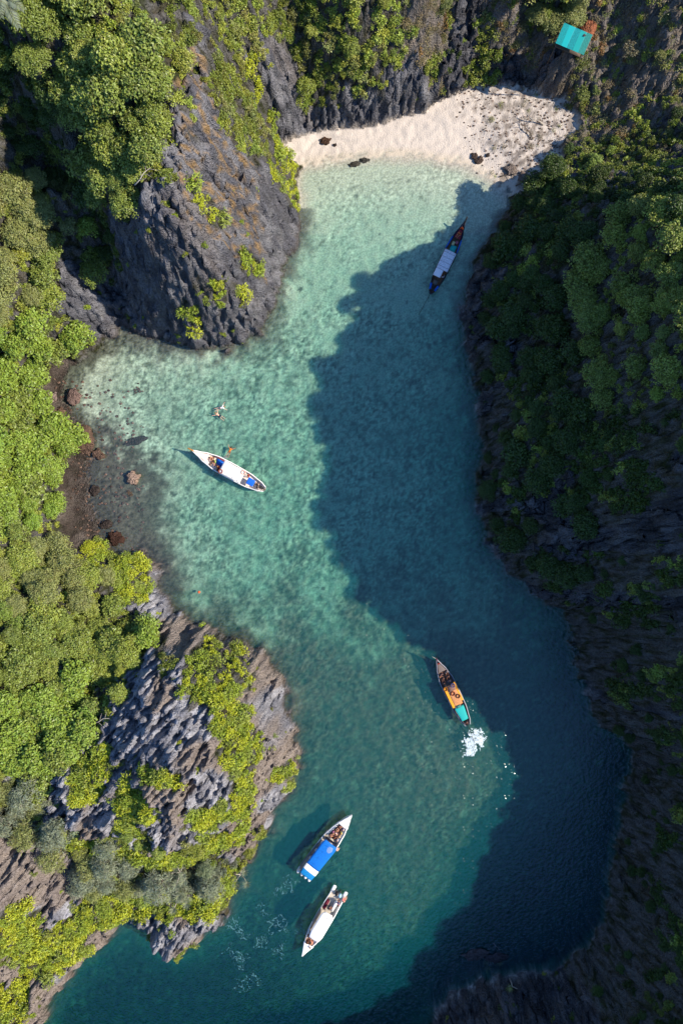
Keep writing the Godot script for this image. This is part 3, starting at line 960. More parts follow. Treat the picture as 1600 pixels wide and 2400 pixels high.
func plant_everything():
	var crowns := [crown_mesh(62, 76, 0.115, 0.075, 0.5), crown_mesh(50, 84, 0.12, 0.08, 0.6), crown_mesh(72, 70, 0.11, 0.07, 0.42)]
	var fine := [crown_mesh(30, 90, 0.19, 0.03, 0.6, 0.3), crown_mesh(24, 100, 0.2, 0.03, 0.7, 0.3)]
	var large := [crown_mesh(44, 52, 0.16, 0.115, 0.55), crown_mesh(56, 46, 0.15, 0.105, 0.45)]
	var small := [crown_mesh(70, 120, 0.085, 0.055, 0.5), crown_mesh(80, 110, 0.08, 0.055, 0.42)]
	var trunks := [trunk_mesh(0.9), trunk_mesh(1.1)]
	var bushes := [bush_mesh(300, 0.22, 0.15), bush_mesh(260, 0.25, 0.16), bush_mesh(340, 0.2, 0.14, 0.5)]
	var low := [bush_mesh(420, 0.17, 0.11, 0.45), bush_mesh(380, 0.19, 0.12, 0.4)]
	var spiky := [bush_mesh(320, 0.34, 0.09, 0.9), bush_mesh(260, 0.38, 0.1, 0.8)]
	var thin := [bush_mesh(110, 0.3, 0.06, 0.9), bush_mesh(90, 0.26, 0.1, 0.8)]
	var clump := fnl(0.12, 2, 71)
	var tint := fnl(0.05, 2, 72)
	# ---- trees
	var trees := []
	var gap := 1.95
	for j in int(172.0 / gap):
		for i in int(120.0 / gap):
			var x := -60.0 + (i + rng.randf_range(-0.1, 1.1)) * gap
			var z := -86.0 + (j + rng.randf_range(-0.1, 1.1)) * gap
			var big := rng.randf()
			if absf(x) > 57.5 or absf(z) > 83.5: continue
			var k := cell(x, z)
			var kind := kinds[k]
			var d := shore_d[k]
			if d < 1.1 or Vector2(x - 31.0, z + 63.2).length() < 4.2: continue
			var chance := 0.0
			match kind:
				FOREST, BRIGHT, OLIVE: chance = 1.0
				DARK: chance = 0.8
				SILVER: chance = 0.85
				VINE: chance = 0.22
				SCRUB: chance = 0.1
				NONE: chance = 0.55 if x < 13.0 else 0.4
			if rng.randf() > chance: continue
			var n := slope_at(x, z)
			var r := lerpf(1.55, 2.8, big * big)
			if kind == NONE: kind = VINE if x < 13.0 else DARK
			if kind == VINE or kind == SCRUB or (kind == DARK and kinds[k] == NONE): r *= 0.62
			if kind == DARK: r *= 0.62 if n.y < 0.35 else 0.8
			if n.y < 0.3: r *= 0.85
			if x > 31.5 and z > -46.0: r *= 0.75
			var tall := r * rng.randf_range(0.8, 1.15) + (1.0 if kind == BRIGHT else 0.3)
			var y := ground(x, z)
			var p := Vector3(x + n.x * r * 0.4, maxf(y, 0.2) - 0.3, z + n.z * r * 0.4)
			trees.append([r, p, kind, tall / r, in_frame(p + Vector3(0, tall, 0), 1.5), rng.randf()])
	trees.sort_custom(func(a, b): return (a[0] if a[4] else a[0] - 10.0) > (b[0] if b[4] else b[0] - 10.0))
	var style := {
		FOREST: ["leaf_forest", "leaf_vine", ["broad mid green", "rounded green", "bushy green"]],
		BRIGHT: ["leaf_bright", "leaf_forest", ["sunlit bright green", "glossy bright green", "rounded bright green"]],
		OLIVE: ["leaf_olive", "leaf_vine", ["pale olive green", "soft olive green", "dry looking olive"]],
		DARK: ["leaf_dark", "leaf_dark", ["dark green", "deep green", "dull green"]],
		SILVER: ["leaf_silver", "leaf_olive", ["silvery feathery", "grey green feathery", "pale feathery"]],
		VINE: ["leaf_vine", "leaf_forest", ["small green", "low green", "round green"]],
		SCRUB: ["leaf_olive", "leaf_scrub", ["small dry", "low dry", "olive brown"]],
	}
	var protos := {}
	var rest := {}
	var made := 0
	for t in trees:
		var kind: int = t[2]
		var st: Array = style[kind]
		var v := int(t[5] * 997.0)
		var leafy: String = st[0] if v % 4 > 0 else st[1]
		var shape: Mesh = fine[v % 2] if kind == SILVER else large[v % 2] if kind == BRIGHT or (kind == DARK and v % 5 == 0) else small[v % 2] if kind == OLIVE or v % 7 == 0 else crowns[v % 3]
		var r: float = t[0]
		var turn: float = t[5] * TAU * 7.0
		if made < 290 and t[4]:
			var key := "%s|%d|%d" % [leafy, shape.get_instance_id(), v % 2]
			var o: Node3D
			if protos.has(key):
				o = protos[key].duplicate()
				o.name = numbered("tree")
				add_child(o)
			else:
				o = thing("tree", Vector3.ZERO)
				put("trunk", trunks[v % 2], mats.bark, o)
				var c := put("crown", shape, mats[leafy], o)
				c.position.y = 0.55 if v % 2 == 0 else 0.75
				protos[key] = o
			o.position = t[1]
			o.rotation = Vector3(0, turn, 0)
			o.scale = Vector3(r, r * rng.randf_range(0.85, 1.15), r)
			var crown_at: Vector3 = t[1] + Vector3(0, r * 1.1, 0)
			tag(o, own_label(st[2], "tree", crown_at), "tree", "forest trees round the lagoon")
			made += 1
		else:
			var key := "%s|%d" % [leafy, v % 2 + 3 if kind == SILVER else v % 3]
			if not rest.has(key): rest[key] = []
			var b := Basis(Vector3.UP, turn).scaled(Vector3(r, r, r))
			var tone := rng.randf_range(0.8, 1.2)
			rest[key].append([Transform3D(b, t[1] + Vector3(0, 0.6 * r, 0)), Color(tone * rng.randf_range(0.9, 1.12), tone, tone * rng.randf_range(0.8, 1.1))])
	for key in rest:
		var bits: PackedStringArray = key.split("|")
		var q := int(bits[1])
		scatter("forest", fine[q - 3] if q >= 3 else crowns[q], mats[bits[0]], rest[key], "smaller trees that close the canopy between the large crowns")
	# the forest goes on over the hills outside the lagoon
	var far := [[], [], []]
	for j in 66:
		for i in 56:
			var x := -140.0 + (i + rng.randf()) * 5.0
			var z := -165.0 + (j + rng.randf()) * 5.0
			var inside := absf(x) < 57.8 and absf(z) < 83.8
			if inside or coarse(c_w, x, z) < 2.0: continue
			var r := rng.randf_range(2.2, 4.2)
			far[(i + j) % 3].append([Transform3D(Basis(Vector3.UP, rng.randf() * TAU).scaled(Vector3(r, r, r)), Vector3(x, hill_height(x, z) - 0.6, z)), Color(1, 1, 1) * rng.randf_range(0.75, 1.15)])
	for q in 3: scatter("forest", large[q % 2] if q < 2 else crowns[0], mats[["leaf_forest", "leaf_vine", "leaf_dark"][q]], far[q], "unbroken forest over the hills beyond the lagoon")
	# ---- bushes, creepers and scrub that nobody could count; the large yellow shrubs are things
	var under := {}
	var shrubs := []
	gap = 0.82
	for j in int(170.0 / gap):
		for i in int(118.0 / gap):
			var x := -59.0 + (i + rng.randf()) * gap
			var z := -85.0 + (j + rng.randf()) * gap
			if absf(x) > 57.8 or absf(z) > 83.8: continue
			var k := cell(x, z)
			if shore_d[k] < 0.35 or Vector2(x - 31.0, z + 63.2).length() < 1.9: continue
			var kind := kinds[k]
			var y := hs[k]
			if not in_frame(Vector3(x, y, z), 6.0) and (kind != NONE or rng.randf() < 0.35): continue
			var n := slope_at(x, z)
			var patch := clump.get_noise_2d(x, z)
			var roll := rng.randf()
			var r := rng.randf_range(0.45, 0.9)
			var leafy := ""
			var set_ := 0
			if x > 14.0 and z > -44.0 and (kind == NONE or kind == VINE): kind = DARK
			match kind:
				FOREST, BRIGHT, OLIVE:
					if roll < 0.7: leafy = "leaf_forest" if roll < 0.4 else "leaf_vine"
				DARK:
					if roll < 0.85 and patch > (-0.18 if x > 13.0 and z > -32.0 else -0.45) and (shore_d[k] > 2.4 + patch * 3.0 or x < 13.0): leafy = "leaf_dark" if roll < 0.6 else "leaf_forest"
				VINE, NONE:
					if patch > -0.5: leafy = "leaf_vine" if roll < 0.6 else "leaf_forest" if roll < 0.8 else "leaf_olive"
				SCRUB:
					if patch > -0.5:
						leafy = "leaf_scrub" if roll < 0.38 else "leaf_olive" if roll < 0.7 else "leaf_vine" if roll < 0.92 else "leaf_dry"
						set_ = 2 if roll < 0.6 else 0
				SILVER:
					if roll < 0.8:
						leafy = "leaf_silver" if roll < 0.5 else "leaf_vine"
						set_ = 1 if roll < 0.5 else 0
				YELLOW:
					leafy = "leaf_yellow" if roll < 0.42 else "leaf_lime"
					r *= 1.3
					if roll > 0.86: leafy = "leaf_vine"
					if x > 14.0: leafy = "leaf_vine"
				ROCK:
					if roll < 0.1 and patch > 0.02:
						leafy = "leaf_lime" if x < 8.0 and roll < 0.06 else "leaf_vine"
						r *= 0.7
					elif x > 14.0 and roll < 0.4 and patch > 0.05:
						leafy = "leaf_dark"
				TAN:
					if roll < 0.14 and patch > 0.0:
						leafy = "leaf_lime" if roll < 0.09 else "leaf_olive"
						r *= 0.6
				SAND:
					if x > 22.0 and roll < 0.12:
						leafy = "leaf_scrub" if roll < 0.07 else "leaf_vine"
						r *= 0.7
						set_ = 2
			if leafy == "": continue
			var reps := 1
			if kind in [VINE, NONE, DARK, SCRUB, SILVER]: reps = clampi(int(1.0 / maxf(n.y, 0.15) + 0.2), 1, 5)
			for rep in reps:
				var px := x
				var pz := z
				if rep > 0:
					px += rng.randf_range(-0.45, 0.45)
					pz += rng.randf_range(-0.45, 0.45)
				var p := Vector3(px, ground(px, pz) - 0.1, pz)
				var up := (n + Vector3.UP * 0.8).normalized()
				var b := Basis(Quaternion(Vector3.UP, up)) * Basis(Vector3.UP, rng.randf() * TAU)
				if kind == YELLOW and x < 14.0 and in_frame(p):
					shrubs.append([r * rng.randf_range(0.8, 1.25), p, b, leafy, int(roll * 1000.0)])
					continue
				var tone := rng.randf_range(0.72, 1.2) * (1.0 + tint.get_noise_2d(x, z) * 0.5)
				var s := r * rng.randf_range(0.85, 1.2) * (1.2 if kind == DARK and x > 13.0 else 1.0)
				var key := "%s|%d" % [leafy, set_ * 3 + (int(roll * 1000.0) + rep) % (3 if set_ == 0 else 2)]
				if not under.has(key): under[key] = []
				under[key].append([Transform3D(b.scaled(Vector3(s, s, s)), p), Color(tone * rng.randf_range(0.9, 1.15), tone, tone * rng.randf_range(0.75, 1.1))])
	shrubs.sort_custom(func(a, b): return a[0] > b[0])
	for i in shrubs.size():
		var s: Array = shrubs[i]
		if i < 240:
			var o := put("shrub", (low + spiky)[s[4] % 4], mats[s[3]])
			o.transform = Transform3D(s[2].scaled(Vector3(s[0], s[0], s[0])), s[1])
			tag(o, own_label(["yellow green" if s[3] == "leaf_yellow" else "lime green" if s[3] == "leaf_lime" else "mid green"], "shrub", s[1] + Vector3(0, 0.3, 0)), "shrub", "yellow shrubs on the sunlit rock")
		else:
			var key := "%s|%d" % [s[3], s[4] % 3]
			if not under.has(key): under[key] = []
			under[key].append([Transform3D(s[2].scaled(Vector3(s[0], s[0], s[0])), s[1]), Color(1, 1, 1)])
	var sets := bushes + spiky.slice(0, 0)
	for key in under:
		var bits: PackedStringArray = key.split("|")
		var q := int(bits[1])
		var mesh: Mesh = bushes[q] if q < 3 else spiky[q - 3] if q < 6 else thin[q - 6]
		scatter("undergrowth", mesh, mats[bits[0]], under[key], "bushes, creepers and scrub covering the slopes between trees")
	print("trees %d shrubs %d" % [trees.size(), shrubs.size()])
	build_palms()
	build_pandanus()


func frond(len: float, rise: float, mat_tone: float):
	# leaflets either side of an arched rib
	var pts := []
	for i in 13:
		var t := i / 12.0
		pts.append(Vector3(len * t * (1.0 - 0.12 * t), rise * sin(t * 2.2) - len * 0.28 * t * t, 0))
	for i in 12:
		var a: Vector3 = pts[i]
		var b: Vector3 = pts[i + 1]
		leaf(a, (b - a).normalized(), Vector3.UP, a.distance_to(b) * 1.15, 0.07, Color(1.25, 1.15, 0.9) * mat_tone, 0.0)
		if i < 1: continue
		for h in 3:
			var p := a.lerp(b, h / 3.0)
			var t := (i + h / 3.0) / 12.0
			for s in [-1, 1]:
				var dir := Vector3(0.55 + t * 0.4, -0.28 - rng.randf() * 0.25, s).normalized()
				leaf(p, dir, Vector3(0, 1, 0) - dir * dir.y, len * 0.24 * sin(clampf(t * 2.6 + 0.5, 0.0, PI - 0.35)) + 0.15, 0.075, leaf_tone(mat_tone, 0.0), 0.1)


func build_palms():
	leaf_begin()
	frond(3.0, 0.75, 1.0)
	var f1 := leaf_end()
	leaf_begin()
	frond(2.6, 0.5, 1.05)
	var f2 := leaf_end()
	for row in [[Vector3(-29.8, 0, -50.8), 9.5, 15, "silvery coconut palm with wide arching fronds in the upper corner forest", 1.25], [Vector3(-30.4, 0, -46.2), 6.5, 12, "smaller coconut palm below the silvery one, half covered by trees", 0.95]]:
		var p: Vector3 = row[0]
		p.y = ground(p.x, p.z) - 0.4
		var tall: float = row[1]
		var o := thing("palm_tree", p)
		var st := begin()
		st.set_smooth_group(0)
		tube(st, PackedVector3Array([Vector3(0, 0, 0), Vector3(0.25, tall * 0.4, 0.1), Vector3(0.1, tall, 0.0)]), PackedFloat32Array([0.2, 0.14, 0.11]), 8)
		put("trunk", finish(st, true), mats.bark, o)
		for k in row[2]:
			var f := put("frond", f1 if k % 2 == 0 else f2, mats.leaf_silver, o)
			f.position = Vector3(0.1, tall, 0)
			f.rotation = Vector3(0, k * 2.39996, 0)
			f.rotate_object_local(Vector3.BACK, 0.55 - 0.9 * k / float(row[2]))
			f.scale = Vector3.ONE * row[4]
		tag(o, row[3], "palm tree", "palms in the forest")


func build_pandanus():
	leaf_begin()
	for k in 30:
		var a := k * 2.39996
		var up := 1.0 - k / 30.0
		var dir := Vector3(cos(a), 0.25 + up * 1.1, sin(a)).normalized()
		var n := (Vector3.UP - dir * dir.y).normalized()
		leaf(dir * 0.05, dir, n, rng.randf_range(0.75, 1.0), 0.075, leaf_tone(1.0, 0.0), 0.3)
	var rosette := leaf_end()
	var rows := [[Vector3(-22.5, 0, 50.2), 5, "pale grey screw pine with bare forked stems on the headland shelf", "leaf_silver"], [Vector3(-24.6, 0, 51.2), 4, "second grey screw pine, just below the forked one", "leaf_silver"], [Vector3(-19.2, 0, 53.5), 5, "grey green screw pine among the lime bushes near the south tip", "leaf_silver"], [Vector3(-15.0, 0, 54.0), 4, "thin grey screw pine near the yellow shrub above the channel", "leaf_silver"], [Vector3(-23.0, 0, 54.5), 4, "low grey screw pine beside the notch in the headland", "leaf_silver"], [Vector3(22.9, 0, 69.3), 5, "pale screw pine on the dark rock at the bottom edge", "leaf_olive"], [Vector3(25.3, 0, 70.4), 2, "small screw pine beside the pale one on the dark rock", "leaf_olive"]]
	for row in rows:
		var p: Vector3 = row[0]
		p.y = ground(p.x, p.z) - 0.3
		var o := thing("screw_pine", p, rng.randf() * TAU)
		var st := begin()
		st.set_smooth_group(0)
		var heads := []
		tube(st, PackedVector3Array([Vector3.ZERO, Vector3(0.1, 1.0, 0), Vector3(0, 1.7, 0.1)]), PackedFloat32Array([0.13, 0.1, 0.09]))
		for k in row[1]:
			var a: float = TAU * k / row[1] + rng.randf() * 0.5
			var tip := Vector3(cos(a) * rng.randf_range(0.7, 1.5), rng.randf_range(2.2, 3.3), sin(a) * rng.randf_range(0.7, 1.5))
			tube(st, PackedVector3Array([Vector3(0, 1.6, 0.1), Vector3(tip.x * 0.6, 2.0, tip.z * 0.6), tip]), PackedFloat32Array([0.08, 0.065, 0.055]))
			heads.append(tip)
		put("stem", finish(st, true), mats.dead_wood, o)
		for h in heads:
			var f := put("leaf_rosette", rosette, mats[row[3]], o)
			f.position = h
			f.rotation.y = rng.randf() * TAU
			f.scale = Vector3.ONE * rng.randf_range(0.75, 1.1)
		tag(o, row[2], "screw pine", "screw pines on the rocks")


# ================= small mesh helpers
func bx(st: SurfaceTool, c: Vector3, s: Vector3, b := Basis.IDENTITY, cut := 0.0):
	# a box with its upright edges cut back by «cut»
	var h := s * 0.5
	var k := minf(cut, minf(h.x, h.z) * 0.9)
	var ring := [Vector2(h.x, h.z - k), Vector2(h.x - k, h.z), Vector2(-h.x + k, h.z), Vector2(-h.x, h.z - k), Vector2(-h.x, -h.z + k), Vector2(-h.x + k, -h.z), Vector2(h.x - k, -h.z), Vector2(h.x, -h.z + k)] if k > 0.0 else [Vector2(h.x, h.z), Vector2(-h.x, h.z), Vector2(-h.x, -h.z), Vector2(h.x, -h.z)]
	var n := ring.size()
	for i in n:
		var p: Vector2 = ring[i]
		var q: Vector2 = ring[(i + 1) % n]
		var a := c + b * Vector3(p.x, -h.y, p.y)
		var d := c + b * Vector3(q.x, -h.y, q.y)
		var e := c + b * Vector3(p.x, h.y, p.y)
		var f := c + b * Vector3(q.x, h.y, q.y)
		for v in [a, d, e, e, d, f]: st.add_vertex(v)
		for v in [c + b * Vector3(0, h.y, 0), e, f, c - b * Vector3(0, h.y, 0), d, a]: st.add_vertex(v)


func box_mesh(c: Vector3, s: Vector3, cut := 0.02, b := Basis.IDENTITY) -> ArrayMesh:
	var st := begin()
	bx(st, c, s, b, cut)
	return finish(st)


func tube_mesh(pts: Array, r: float, sides := 6) -> ArrayMesh:
	var st := begin()
	st.set_smooth_group(0)
	var radii := PackedFloat32Array()
	for p in pts: radii.append(r)
	tube(st, PackedVector3Array(pts), radii, sides)
	return finish(st, true)


func quad(st: SurfaceTool, a: Vector3, b: Vector3, c: Vector3, d: Vector3):
	for v in [a, b, c, a, c, d]: st.add_vertex(v)


func table(rows: Array, t: float) -> float:
	for i in rows.size() - 1:
		var a: Vector2 = rows[i]
		var b: Vector2 = rows[i + 1]
		if t <= b.x: return lerpf(a.y, b.y, smoothstep(0.0, 1.0, (t - a.x) / (b.x - a.x)) * 0.5 + 0.5 * clampf((t - a.x) / (b.x - a.x), 0.0, 1.0))
	return (rows[-1] as Vector2).y


# ================= people: one continuous skin over capsule bones, by surface nets
func flesh(bones: Array, cell_: float, blend: float, st: SurfaceTool):
	var lo := Vector3.INF
	var hi := -Vector3.INF
	for b in bones:
		for k in 2:
			var r: Vector3 = Vector3.ONE * (b[2 + k] + cell_ * 2.0)
			lo = lo.min(b[k] - r)
			hi = hi.max(b[k] + r)
	var nx := int((hi.x - lo.x) / cell_) + 2
	var ny := int((hi.y - lo.y) / cell_) + 2
	var nz := int((hi.z - lo.z) / cell_) + 2
	var f := PackedFloat32Array()
	f.resize(nx * ny * nz)
	f.fill(1.0)
	for b in bones:
		var a: Vector3 = b[0]
		var e: Vector3 = b[1] - a
		var ra: float = b[2]
		var rb: float = b[3]
		var reach := maxf(ra, rb) + blend + cell_ * 1.5
		var blo := (a.min(b[1]) - Vector3.ONE * reach - lo) / cell_
		var bhi := (a.max(b[1]) + Vector3.ONE * reach - lo) / cell_
		var inv := 1.0 / maxf(e.length_squared(), 1e-6)
		for z in range(maxi(0, int(blo.z)), mini(nz, int(bhi.z) + 2)):
			for y in range(maxi(0, int(blo.y)), mini(ny, int(bhi.y) + 2)):
				for x in range(maxi(0, int(blo.x)), mini(nx, int(bhi.x) + 2)):
					var p := lo + Vector3(x, y, z) * cell_ - a
					var t := clampf(p.dot(e) * inv, 0.0, 1.0)
					var d := (p - e * t).length() - lerpf(ra, rb, t)
					var k := (z * ny + y) * nx + x
					var old := f[k]
					var h := clampf(0.5 + 0.5 * (old - d) / blend, 0.0, 1.0)
					f[k] = lerpf(old, d, h) - blend * h * (1.0 - h)
	var at := {}
	var verts := []
	var sy := nx
	var sz := nx * ny
	for z in nz - 1:
		for y in ny - 1:
			for x in nx - 1:
				var k := z * sz + y * sy + x
				var n_in := 0
				for o in [0, 1, sy, sy + 1, sz, sz + 1, sz + sy, sz + sy + 1]: if f[k + o] < 0.0: n_in += 1
				if n_in == 0 or n_in == 8: continue
				var sum := Vector3.ZERO
				var n := 0
				for e in [[0, 1], [sy, sy + 1], [sz, sz + 1], [sz + sy, sz + sy + 1], [0, sy], [1, sy + 1], [sz, sz + sy], [sz + 1, sz + sy + 1], [0, sz], [1, sz + 1], [sy, sz + sy], [sy + 1, sz + sy + 1]]:
					var fa := f[k + e[0]]
					var fb := f[k + e[1]]
					if (fa < 0.0) == (fb < 0.0): continue
					var t := fa / (fa - fb)
					var pa := Vector3(e[0] % sy, (e[0] % sz) / sy, e[0] / sz)
					var pb := Vector3(e[1] % sy, (e[1] % sz) / sy, e[1] / sz)
					sum += pa.lerp(pb, t)
					n += 1
				at[k] = lo + (Vector3(x, y, z) + sum / n) * cell_
	for k in at:
		for axis in 3:
			var step: int = [1, sy, sz][axis]
			var u: int = [sy, sz, 1][axis]
			var v: int = [sz, 1, sy][axis]
			if k + step >= f.size() or (f[k] < 0.0) == (f[k + step] < 0.0): continue
			if not (at.has(k - u) and at.has(k - v) and at.has(k - u - v)): continue
			var q := [at[k], at[k - u], at[k - u - v], at[k - v]]
			if f[k] < 0.0: quad(st, q[0], q[3], q[2], q[1])
			else: quad(st, q[0], q[1], q[2], q[3])


func pose_bones(pose: String) -> Dictionary:
	var hip := Vector3(0, 0.11, 0)
	var chest := Vector3(-0.06, 0.46, 0)
	var head := Vector3(0.0, 0.73, 0)
	var knee := Vector3(0.37, 0.38, 0.13)
	var foot := Vector3(0.58, 0.05, 0.12)
	var toe := Vector3(0.72, 0.03, 0.13)
	var elbow := Vector3(0.08, 0.29, 0.27)
	var hand := Vector3(0.30, 0.33, 0.17)
	match pose:
		"bench":
			knee = Vector3(0.42, 0.12, 0.13)
			foot = Vector3(0.44, -0.32, 0.13)
			toe = Vector3(0.59, -0.35, 0.14)
			hand = Vector3(0.30, 0.20, 0.12)
		"stand":
			hip = Vector3(0, 0.92, 0)
			chest = Vector3(-0.01, 1.28, 0)
			head = Vector3(0.03, 1.58, 0)
			knee = Vector3(0.03, 0.49, 0.11)
			foot = Vector3(-0.03, 0.07, 0.12)
			toe = Vector3(0.13, 0.03, 0.14)
			elbow = Vector3(0.03, 1.06, 0.27)
			hand = Vector3(0.2, 0.88, 0.25)
		"swim":
			hip = Vector3(-0.05, -0.10, 0)
			chest = Vector3(0.34, -0.05, 0)
			head = Vector3(0.63, 0.05, 0)
			knee = Vector3(-0.48, -0.16, 0.16)
			foot = Vector3(-0.88, -0.12, 0.17)
			toe = Vector3(-1.03, -0.14, 0.18)
			elbow = Vector3(0.55, -0.08, 0.38)
			hand = Vector3(0.74, -0.06, 0.54)
	var up := (head - chest).normalized()
	var spine := (chest - hip).normalized()
	var side := Vector3(0, 0, 1)
	var sh := chest + spine * 0.07 + side * 0.165
	var front := side.cross(spine) if pose != "swim" else Vector3(0.8, -0.6, 0)
	if front.x < 0.0: front = -front
	var body := []
	var hands := []
	body.append([hip - side * 0.075, hip + side * 0.075, 0.105, 0.105])
	body.append([hip, chest, 0.115, 0.125])
	body.append([chest - side * 0.09, chest + side * 0.09, 0.105, 0.105])
	body.append([chest + spine * 0.06, head - up * 0.06, 0.052, 0.05])
	body.append([head, head + up * 0.05, 0.092, 0.088])
	body.append([head + front * 0.04 - up * 0.05, head + front * 0.03, 0.06, 0.07])
	body.append([head + front * 0.095 - up * 0.015, head + front * 0.09 + up * 0.02, 0.016, 0.012])
	for s in [-1.0, 1.0]:
		var m := Vector3(1, 1, s)
		body.append([chest + spine * 0.06, sh * m, 0.07, 0.062])
		body.append([sh * m, elbow * m, 0.05, 0.04])
		body.append([elbow * m, hand * m, 0.04, 0.028])
		var fd := (hand - elbow).normalized()
		body.append([hand * m, (hand + fd * 0.07) * m, 0.034, 0.032])
		hands.append([(hand + fd * 0.075) * m, fd * m, s])
		body.append([(hip + side * 0.09) * m, knee * m, 0.085, 0.055])
		body.append([knee * m, foot * m, 0.056, 0.038])
		body.append([foot * m, toe * m, 0.042, 0.032])
		body.append([(head + side * 0.088) * m, (head + side * 0.09 + up * 0.03) * m, 0.018, 0.016])
	var shirt := [[hip + spine * 0.08, chest, 0.132, 0.142], [chest - side * 0.1, chest + side * 0.1, 0.12, 0.12]]
	var shorts := [[hip - side * 0.08, hip + side * 0.08, 0.122, 0.122]]
	for s in [-1.0, 1.0]:
		var m := Vector3(1, 1, s)
		shirt.append([sh * m, sh.lerp(elbow, 0.6) * m, 0.07, 0.062])
		shorts.append([(hip + side * 0.09) * m, hip.lerp(knee, 0.55) * m + side * 0.05 * s, 0.1, 0.085])
	var hair := [[head + up * 0.055 - front * 0.02, head + up * 0.05 - front * 0.03, 0.1, 0.1], [head - front * 0.05, head - front * 0.04 - up * 0.07, 0.075, 0.055]]
	return {"body": body, "shirt": shirt, "shorts": shorts, "hair": hair, "hands": hands}


var bodies := {}
var black_hair := Color(0.07, 0.05, 0.045)
var brown_hair := Color(0.22, 0.14, 0.09)
var fair := Color(0.55, 0.42, 0.26)


func body_part(pose: String, part: String) -> ArrayMesh:
	var key := pose + part
	if not bodies.has(key):
		var d := pose_bones(pose)
		var st := begin()
		st.set_smooth_group(0)
		flesh(d[part], 0.032 if part == "body" else 0.04, 0.045, st)
		if part == "body":
			for h in d.hands:
				var fwd: Vector3 = h[1]
				var across := fwd.cross(Vector3.UP).normalized()
				for k in 5:
					var len: float = [0.06, 0.078, 0.085, 0.08, 0.062][k]
					var root: Vector3 = h[0] + across * (k - 2) * 0.016
					var dir := fwd
					if k == 0:
						root = h[0] - fwd * 0.055 + across * -0.035 * h[2]
						dir = (fwd - across * 0.8 * h[2]).normalized()
					tube(st, PackedVector3Array([root, root + dir * len * 0.55, root + dir * len + Vector3(0, -0.018, 0)]), PackedFloat32Array([0.0095, 0.009, 0.007]), 5)
		bodies[key] = finish(st, true)
	return bodies[key]


func skin_mat(tone: int) -> Material: return mats["skin_%d" % tone]


func color_mat(c: Color, rough := 0.75) -> Material:
	var key := "dye_" + c.to_html()
	if not mats.has(key):
		flat_mat("dyed", c, rough)
		mats[key] = mats.dyed
	return mats[key]


func cloth(c: Color) -> Material:
	var key := "cloth_" + c.to_html()
	if not mats.has(key):
		var m := flat_mat("stained_cloth", c, 0.7)
		if not mats.has("cloth_stain"):
			var holder := StandardMaterial3D.new()
			holder.albedo_texture = noise_tex(0.02, 0.74, 1.06, 4, FastNoiseLite.TYPE_SIMPLEX, 51)
			mats["cloth_stain"] = holder
		m.albedo_texture = mats.cloth_stain.albedo_texture
		m.uv1_triplanar = true
		m.uv1_scale = Vector3(0.45, 0.45, 0.45)
		mats[key] = m
	return mats[key]


func battens(o: Node3D, x0: float, x1: float, n: int, y: float, w: float, m: Material):
	for k in n: put("batten", box_mesh(Vector3(lerpf(x0, x1, (k + 0.5) / n), y, 0), Vector3(0.045, 0.03, w)), m, o)


func person(pose: String, at: Vector3, facing: float, top: Color, bottom: Color, hair: Color, tone: int, label: String, bare := false) -> Node3D:
	var o := thing("person", at, facing)
	put("body", body_part(pose, "body"), skin_mat(tone), o)
	put("hair", body_part(pose, "hair"), color_mat(hair), o)
	if not bare: put("shirt", body_part(pose, "shirt"), color_mat(top), o)
	put("shorts", body_part(pose, "shorts"), color_mat(bottom), o)
	tag(o, label, "person", "people on the boats and in the water")
	return o


# ================= boats: bow towards +x
func hull_rows(longtail: bool) -> Array:
	if longtail: return [[Vector2(-1, 0.34), Vector2(-0.85, 0.66), Vector2(-0.5, 0.94), Vector2(0, 1), Vector2(0.35, 0.95), Vector2(0.65, 0.66), Vector2(0.85, 0.3), Vector2(1, 0.05)], [Vector2(-1, 1.05), Vector2(-0.6, 0.78), Vector2(0, 0.72), Vector2(0.5, 0.85), Vector2(0.8, 1.2), Vector2(1, 1.75)], [Vector2(-1, 0.05), Vector2(-0.6, -0.35), Vector2(0.4, -0.4), Vector2(0.8, 0.1), Vector2(1, 1.2)]]
	return [[Vector2(-1, 0.9), Vector2(-0.3, 1), Vector2(0.1, 0.97), Vector2(0.4, 0.8), Vector2(0.7, 0.47), Vector2(0.9, 0.17), Vector2(1, 0.02)], [Vector2(-1, 0.85), Vector2(0, 0.95), Vector2(0.6, 1.15), Vector2(1, 1.35)], [Vector2(-1, -0.3), Vector2(0.4, -0.4), Vector2(0.8, 0.1), Vector2(1, 1.0)]]


